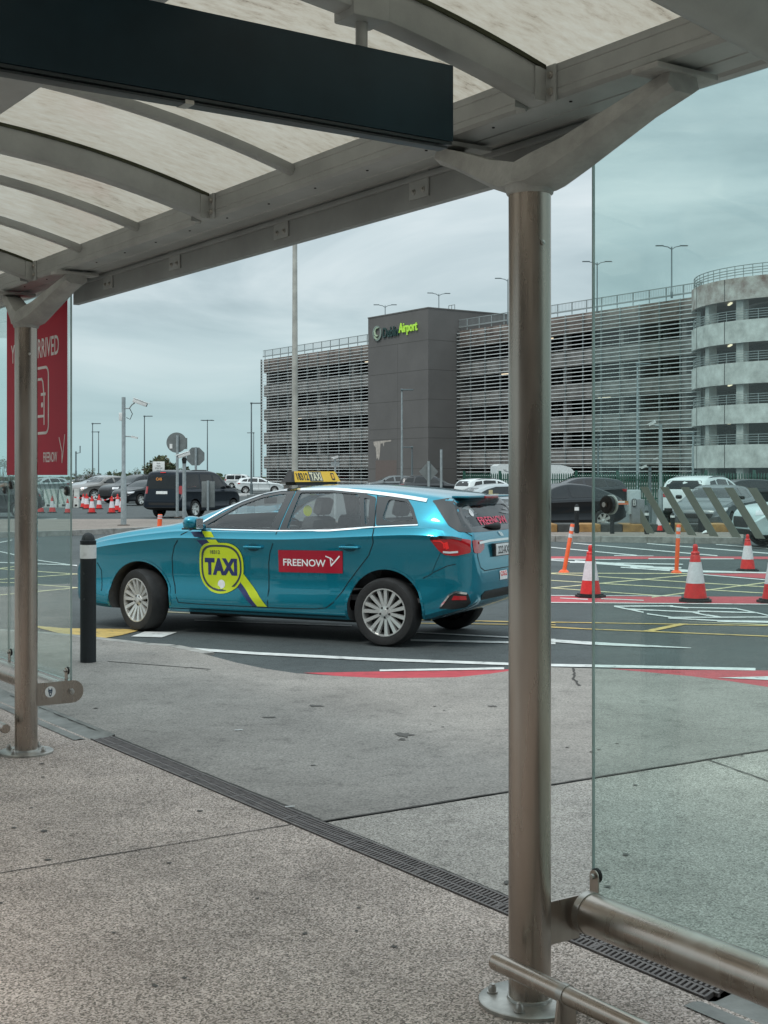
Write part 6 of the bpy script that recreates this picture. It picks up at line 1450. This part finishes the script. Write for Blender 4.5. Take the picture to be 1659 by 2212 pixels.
# plastic barrier blocks on the left
for i, (x0_, x1_) in enumerate(((60, 92), (95, 125), (128, 158), (160, 172))):
    a = gnd(x0_, 1096, ROADZ); b = gnd(x1_, 1096, ROADZ); e = empty('barrier_block', (a+b)/2, 0, ['white barrier block furthest left behind the glass', 'white barrier block under the poster', 'white barrier block at the glass edge', 'white barrier block end beside the cones'][i], 'barrier', 'white water-filled barrier blocks')
    w_ = (b-a).length-.03; m = MB(); m.prism([(-.22, 0), (.22, 0), (.2, .2), (.09, .7), (.09, .95), (-.09, .95), (-.09, .7), (-.2, .2)], -w_/2, w_/2, M=Matrix(((0, 0, 1, 0), (1, 0, 0, 0), (0, 1, 0, 0), (0, 0, 0, 1)))); m.build('block', mat('grubby white plastic', (0.5, 0.51, 0.48), .5, noise=(5, .2, 5)), e, smooth=30)
    m = MB(); m.boxz(-w_*.25, w_*.25, -.225, -.21, .06, .16); m.build('fork_slot', M_black, e, smooth=None)
# tape round the cones
tp = MB(); P_ = [gnd(x, 1104, ROADZ)+Vector((0, 0, z)) for x, z in ((160, .62), (187, .66), (214, .50), (241, .60), (254, .66), (263, .62))]
for a, b in zip(P_, P_[1:]):
    for k in range(5):
        u, v = a.lerp(b, k/5), a.lerp(b, (k+1)/5); s0_, s1_ = .06*math.sin(math.pi*k/5), .06*math.sin(math.pi*(k+1)/5)
        tp.add([u-Vector((0, 0, s0_)), v-Vector((0, 0, s1_)), v-Vector((0, 0, s1_-.05)), u-Vector((0, 0, s0_-.05))], [(0, 1, 2, 3)], k % 2)
tag(tp.build('barrier_tape', [M_redp, M_refl], smooth=None), 'red and white tape strung between the left cones', 'tape')

# ------------------------------------------------------------------ camera poles and sign backs
def pole(x, ytop, ybase, z, rpx0, rpx1, lab, name='pole', cat='pole', split=None, m_=None, group=None):
    p = gnd(x, ybase, z); h_ = (ybase-ytop)/F*p.y; r0 = rpx0/F*p.y; r1 = rpx1/F*p.y
    e = empty(name, p, 0, lab, cat, group); m = MB()
    sp_ = h_*(split or .5)
    m.lathe([(r0, 0), (r0, sp_), (r1, sp_+r0), (r1, h_)], 18); m.build('pole', m_ or M_galv, e)
    m = MB(); m.lathe([(r0*2.2, 0), (r0*2.2, .02), (r0*1.2, .03)], 18); m.build('base_plate', mat('rusty plate', (.10, .075, .06), .8), e)
    return e, p, h_
def cctv(parent, at_, yaw, pitch, s_=1.0, dome=False):
    T = Matrix.Translation(at_) @ Matrix.Rotation(yaw, 4, 'Z') @ Matrix.Rotation(pitch, 4, 'Y')
    m = MB(); m.box((.0, 0, 0), (.46*s_, .13*s_, .12*s_), M=T, bev=.02*s_); c = m.build('camera_housing', M_whitep, parent, smooth=30)
    m = MB(); m.box((.03*s_, 0, .075*s_), (.56*s_, .17*s_, .02*s_), M=T, bev=.005); m.build('sun_shield', M_whitep, c, smooth=30)
    m = MB(); m.box((.232*s_, 0, 0), (.01*s_, .10*s_, .09*s_), M=T); m.build('camera_lens', M_blackp, c, smooth=None)
    return c
e, p, h_ = pole(267, 858, 1135, IZ, 6.2, 4.2, 'grey pole carrying two cameras on the left of the island', 'camera_pole', 'camera pole', .38)
k_ = p.y/F
cctv(e, (36*k_, -.05, h_-12*k_), 0, R(20), .95); m = MB(); m.tube([(0, 0, h_-24*k_), (12*k_, 0, h_-24*k_), (18*k_, 0, h_-16*k_), (24*k_, 0, h_-12*k_)], .022, 8); m.build('camera_arm', M_galv, e)
m = MB(); m.tube([(12*k_, 0, h_-22*k_), (19*k_, 0, h_-36*k_), (14*k_, 0, h_-48*k_), (6*k_, 0, h_-44*k_)], .012, 6); m.build('cable', M_black, e)
m = MB(); m.box((-6*k_, 0, h_-42*k_), (7*k_, .12, 17*k_), bev=.01); m.build('junction_box', M_whitep, e)
cctv(e, (24*k_, -.05, h_-87*k_), 0, R(12), .42); m = MB(); m.tube([(0, 0, h_-84*k_), (16*k_, 0, h_-85*k_)], .02, 8); m.build('camera_arm', M_galv, e)
# round sign back
e, p, h_ = pole(383, 940, 1118, IZ, 3.2, 3.0, 'round grey sign back with a small white label', 'round_sign', 'sign back'); k_ = p.y/F
m = MB(); m.lathe([(0, 0), (22*k_, 0), (22*k_, .012), (0, .012)], 32, M=Matrix.Translation((-2*k_, .06, h_-16*k_)) @ Matrix.Rotation(R(90), 4, 'X')); m.boxz(-6*k_, 21*k_, .062, .07, h_-30*k_, h_-6*k_); d = m.build('disc', mat('sign back grey', (0.17, 0.19, 0.19), .55, .3, noise=(6, .15, 5)), e, smooth=30)
m = MB(); m.boxz(-17*k_, -11*k_, .03, .046, h_-29*k_, h_-19*k_); m.build('label', M_plate, d, smooth=None)
# octagonal sign back
e, p, h_ = pole(423, 966, 1105, ROADZ, 2.6, 2.6, 'eight-sided grey sign back behind the small camera', 'stop_sign', 'sign back'); k_ = p.y/F
m = MB(); m.prism([(21*k_*math.cos(R(22.5+45*k)), 21*k_*math.sin(R(22.5+45*k))) for k in range(8)], 0, .012, M=Matrix.Translation((-1*k_, .06, h_-20*k_)) @ Matrix.Rotation(R(90), 4, 'X')); m.build('plate', MATS['sign back grey'], e, smooth=None)
e, p, h_ = pole(398, 984, 1120, IZ, 4.2, 4.0, 'thick grey post with a white camera on top between the sign backs', 'camera_pole', 'camera pole'); k_ = p.y/F
cctv(e, (0, -.1, h_+1*k_), R(200), R(18), .95); m = MB(); m.lathe([(.05, h_-22*k_), (.07, h_-16*k_), (.09, h_-8*k_), (.06, h_-4*k_)], 12); m.build('cable_boot', M_black, e)
# box sign back on a post
e, p, h_ = pole(449, 1038, 1118, IZ, 2.5, 2.5, 'grey box-shaped sign back in front of the people carrier', 'lane_sign', 'sign back'); k_ = p.y/F
m = MB(); m.boxz(-14*k_, 14*k_, .05, .16, h_-58*k_, h_-2*k_, bev=.01); m.build('box', MATS['sign back grey'], e, smooth=30)
# barrier arm with red block near the taxi A-pillar
e = empty('barrier_gate', gnd(500, 1112, ROADZ), 0, 'white and red barrier arm above the taxi windscreen pillar', 'barrier'); k_ = e.location.y/F
m = MB(); m.boxz(-30*k_, 40*k_, -.04, .04, 40*k_, 46*k_, bev=.01); m.build('arm', M_whitep, e, smooth=30)
m = MB(); m.boxz(-14*k_, 0, -.045, .045, 39.6*k_, 46.4*k_); m.build('red_block', M_redp, e, smooth=None)
m = MB(); m.boxz(34*k_, 50*k_, -.2, .2, 0, 44*k_, bev=.03); m.build('cabinet', MATS['sign back grey'], e, smooth=30)
# little white notice
e, p, h_ = pole(343, 997, 1104, ROADZ, 1.6, 1.6, 'small white notice board reading pay at gate behind the people carrier', 'notice_sign', 'sign'); k_ = p.y/F
m = MB(); m.boxz(-13*k_, 13*k_, -.06, -.04, h_-22*k_, h_+0*k_, bev=.01); m.build('board', M_plate, e, smooth=30)
for i, t_ in enumerate(('Pay at', 'Gate', 'STAY IN', 'LANE')):
    vs, fs = text_mesh(t_, None, 3.2*k_, .02); sc_ = 1; b = MB(); b.add([(v.x, -.062, v.y+h_-(4+5.2*i)*k_) for v in vs], fs); b.build('lettering', M_ink, e, smooth=None)
# diamond sign back, post and short pole before the tower
e, p, h_ = pole(926, 996, 1128, IZ, 2.6, 2.6, 'diamond-shaped grey sign back on a post above the taxi roof', 'diamond_sign', 'sign back'); k_ = p.y/F
m = MB(); m.prism([(0, 23*k_), (21*k_, 0), (0, -23*k_), (-21*k_, 0)], 0, .012, M=Matrix.Translation((0, .06, h_-23*k_)) @ Matrix.Rotation(R(90), 4, 'X')); m.build('plate', MATS['sign back grey'], e, smooth=None)
pole(953, 971, 1128, IZ, 2.6, 2.6, 'plain grey post beside the diamond sign', 'post', 'post')
e, p, h_ = pole(724, 990, 1128, IZ, 2.4, 2.0, 'thin pole with a small camera behind the roof sign', 'camera_pole', 'camera pole'); k_ = p.y/F
cctv(e, (0, -.05, h_+1*k_), R(200), R(18), .42); m = MB(); m.box((0, 0, h_-12*k_), (18*k_, .05, 8*k_)); m.build('equipment_box', M_galv, e, smooth=None)
e, p, h_ = pole(1063, 1068, 1140, IZ, 2.4, 2.4, 'short grey pole with a bent yellowish bracket left of the big post', 'post', 'post'); k_ = p.y/F
m = MB(); m.box((2*k_, 0, h_-2*k_), (24*k_, .06, 6*k_), bev=.02); m.box((-3*k_, 0, h_+5*k_), (8*k_, .05, 9*k_)); m.build('bracket', mat('yellowed plastic', (0.5, 0.45, 0.25), .6), e)
e, p, h_ = pole(1427, 916, 1137, IZ, 5.2, 3.6, 'tall grey camera pole behind the slanted glass stripes', 'camera_pole', 'camera pole', .35); k_ = p.y/F
cctv(e, (-19*k_, -.05, h_+1*k_), R(180), R(28), .52); m = MB(); m.tube([(0, 0, h_-4*k_), (-12*k_, 0, h_-4*k_)], .02, 8); m.build('camera_arm', M_galv, e)
cctv(e, (-12*k_, -.05, h_-75*k_), R(180), R(10), .3)
e, p, h_ = pole(1404, 1008, 1140, IZ, 3.6, 3.2, 'shorter darker camera pole left of the tall one', 'camera_pole', 'camera pole', None, M_lampm); k_ = p.y/F
cctv(e, (-14*k_, -.05, h_-1*k_), R(180), R(22), .4)
e, p, h_ = pole(164, 975, 1060, ROADZ, 2.0, 1.6, 'thin dark pole with a bent bracket at the left glass edge', 'post', 'post', None, M_lampm); k_ = p.y/F
m = MB(); m.tube([(0, 0, h_-4*k_), (9*k_, 0, h_-3*k_), (9*k_, 0, h_+12*k_)], 1.2*k_, 6); m.build('bracket', M_lampm, e)

# ------------------------------------------------------------------ ticket machine and barrier
tz = IZ+.21
e = empty('ticket_machine', gnd(1376, 1131, tz), 0, 'grey barrier machine with a small keypad, on the striped kerb', 'ticket machine'); k_ = e.location.y/F
m = MB(); m.boxz(-13*k_, 13*k_, -.2, .25, 0, 53*k_, bev=.03); m.build('cabinet', mat('machine grey', (0.20, 0.21, 0.22), .5), e, smooth=30)
m = MB(); m.boxz(-18*k_, 8*k_, -.05, .3, 20*k_, 73*k_, bev=.03); m.build('rear_cabinet', mat('pale machine grey', (0.42, 0.47, 0.48), .45), e, smooth=30)
m = MB(); m.boxz(-13*k_, -5*k_, -.23, -.20, 37*k_, 54*k_, bev=.02); f_ = m.build('keypad_frame', M_black, e); m = MB(); m.boxz(-11.5*k_, -6.5*k_, -.24, -.23, 39*k_, 52*k_); m.build('keypad', M_plate, f_, smooth=None)
m = MB()
for r_ in range(4): m.boxz(-10.5*k_, -7.5*k_, -.243, -.24, (40+3.1*r_)*k_, (41.8+3.1*r_)*k_)
m.build('keys', M_ink, f_, smooth=None)
m = MB(); m.boxz(-66*k_, -13*k_, .02, .08, 41*k_, 44*k_); bar = m.build('barrier_arm', mat('orange barrier arm', (0.75, 0.22, 0.12), .5), e, smooth=None)
m = MB(); m.boxz(-60*k_, -13*k_, .05, .09, 44.5*k_, 49*k_); m.build('hanging_panel', mat('brown orange panel', (0.42, 0.20, 0.06), .6, noise=(2, .5, 3)), bar, smooth=None)
m = MB(); m.boxz(-42*k_, -26*k_, .03, .05, 44.8*k_, 48.5*k_); m.build('white_label', M_plate, bar, smooth=None)
# white box with a small red mark behind the stripes
e = empty('white_utility_box', gnd(1540, 1139, IZ), 0, 'white box with a small red label between the parked cars', 'utility box'); k_ = e.location.y/F
m = MB(); m.boxz(-17*k_, 17*k_, -.2, .2, 0, 32*k_, bev=.02); m.build('box', M_whitep, e); m = MB(); m.boxz(-4*k_, 2*k_, -.21, -.2, 18*k_, 29*k_); m.build('red_label', M_redp, e, smooth=None)
e = empty('sandbag', gnd(1531, 1153, IZ), 0, 'crumpled white sack lying on the island behind the stripes', 'sack'); k_ = e.location.y/F
m = MB(); rng = random.Random(4); vs = []; n_ = 14
for i in range(7):
    for k in range(n_):
        a = 2*math.pi*k/n_; f = math.sin(math.pi*(i+.3)/7.2); vs.append(((-15+30*i/6)*k_, math.cos(a)*.16*f*rng.uniform(.8, 1.15), max(0, (math.sin(a)*.5+.5)*10*k_*f*rng.uniform(.7, 1.15))))
m.add(vs, [(i*n_+k, i*n_+(k+1) % n_, (i+1)*n_+(k+1) % n_, (i+1)*n_+k) for i in range(6) for k in range(n_)]); m.build('sack', M_whitep, e, smooth=60)
# ------------------------------------------------------------------ unseen terminal stand-in behind the camera, near and dark to deepen shade and reflections
tb = empty('terminal_stand_in', (0, -12, 0), 0, 'unseen stand-in for the terminal behind the shelter, dark and near to deepen shade and reflections', 'building')
m = MB(); m.boxz(-40, 40, -10, 0, 0, 1.0); m.boxz(-40, 40, -10, 0, 4.6, 9.0); m.build('wall', mat('dark brown stand-in wall', (0.13, 0.12, 0.11), .7), tb, smooth=None)  # wall kept dark and tall to cut light under the shelter
m = MB(); m.boxz(-40, 40, -9, -.4, 1.0, 4.6); m.build('window_band', M_dglass, tb, smooth=None)
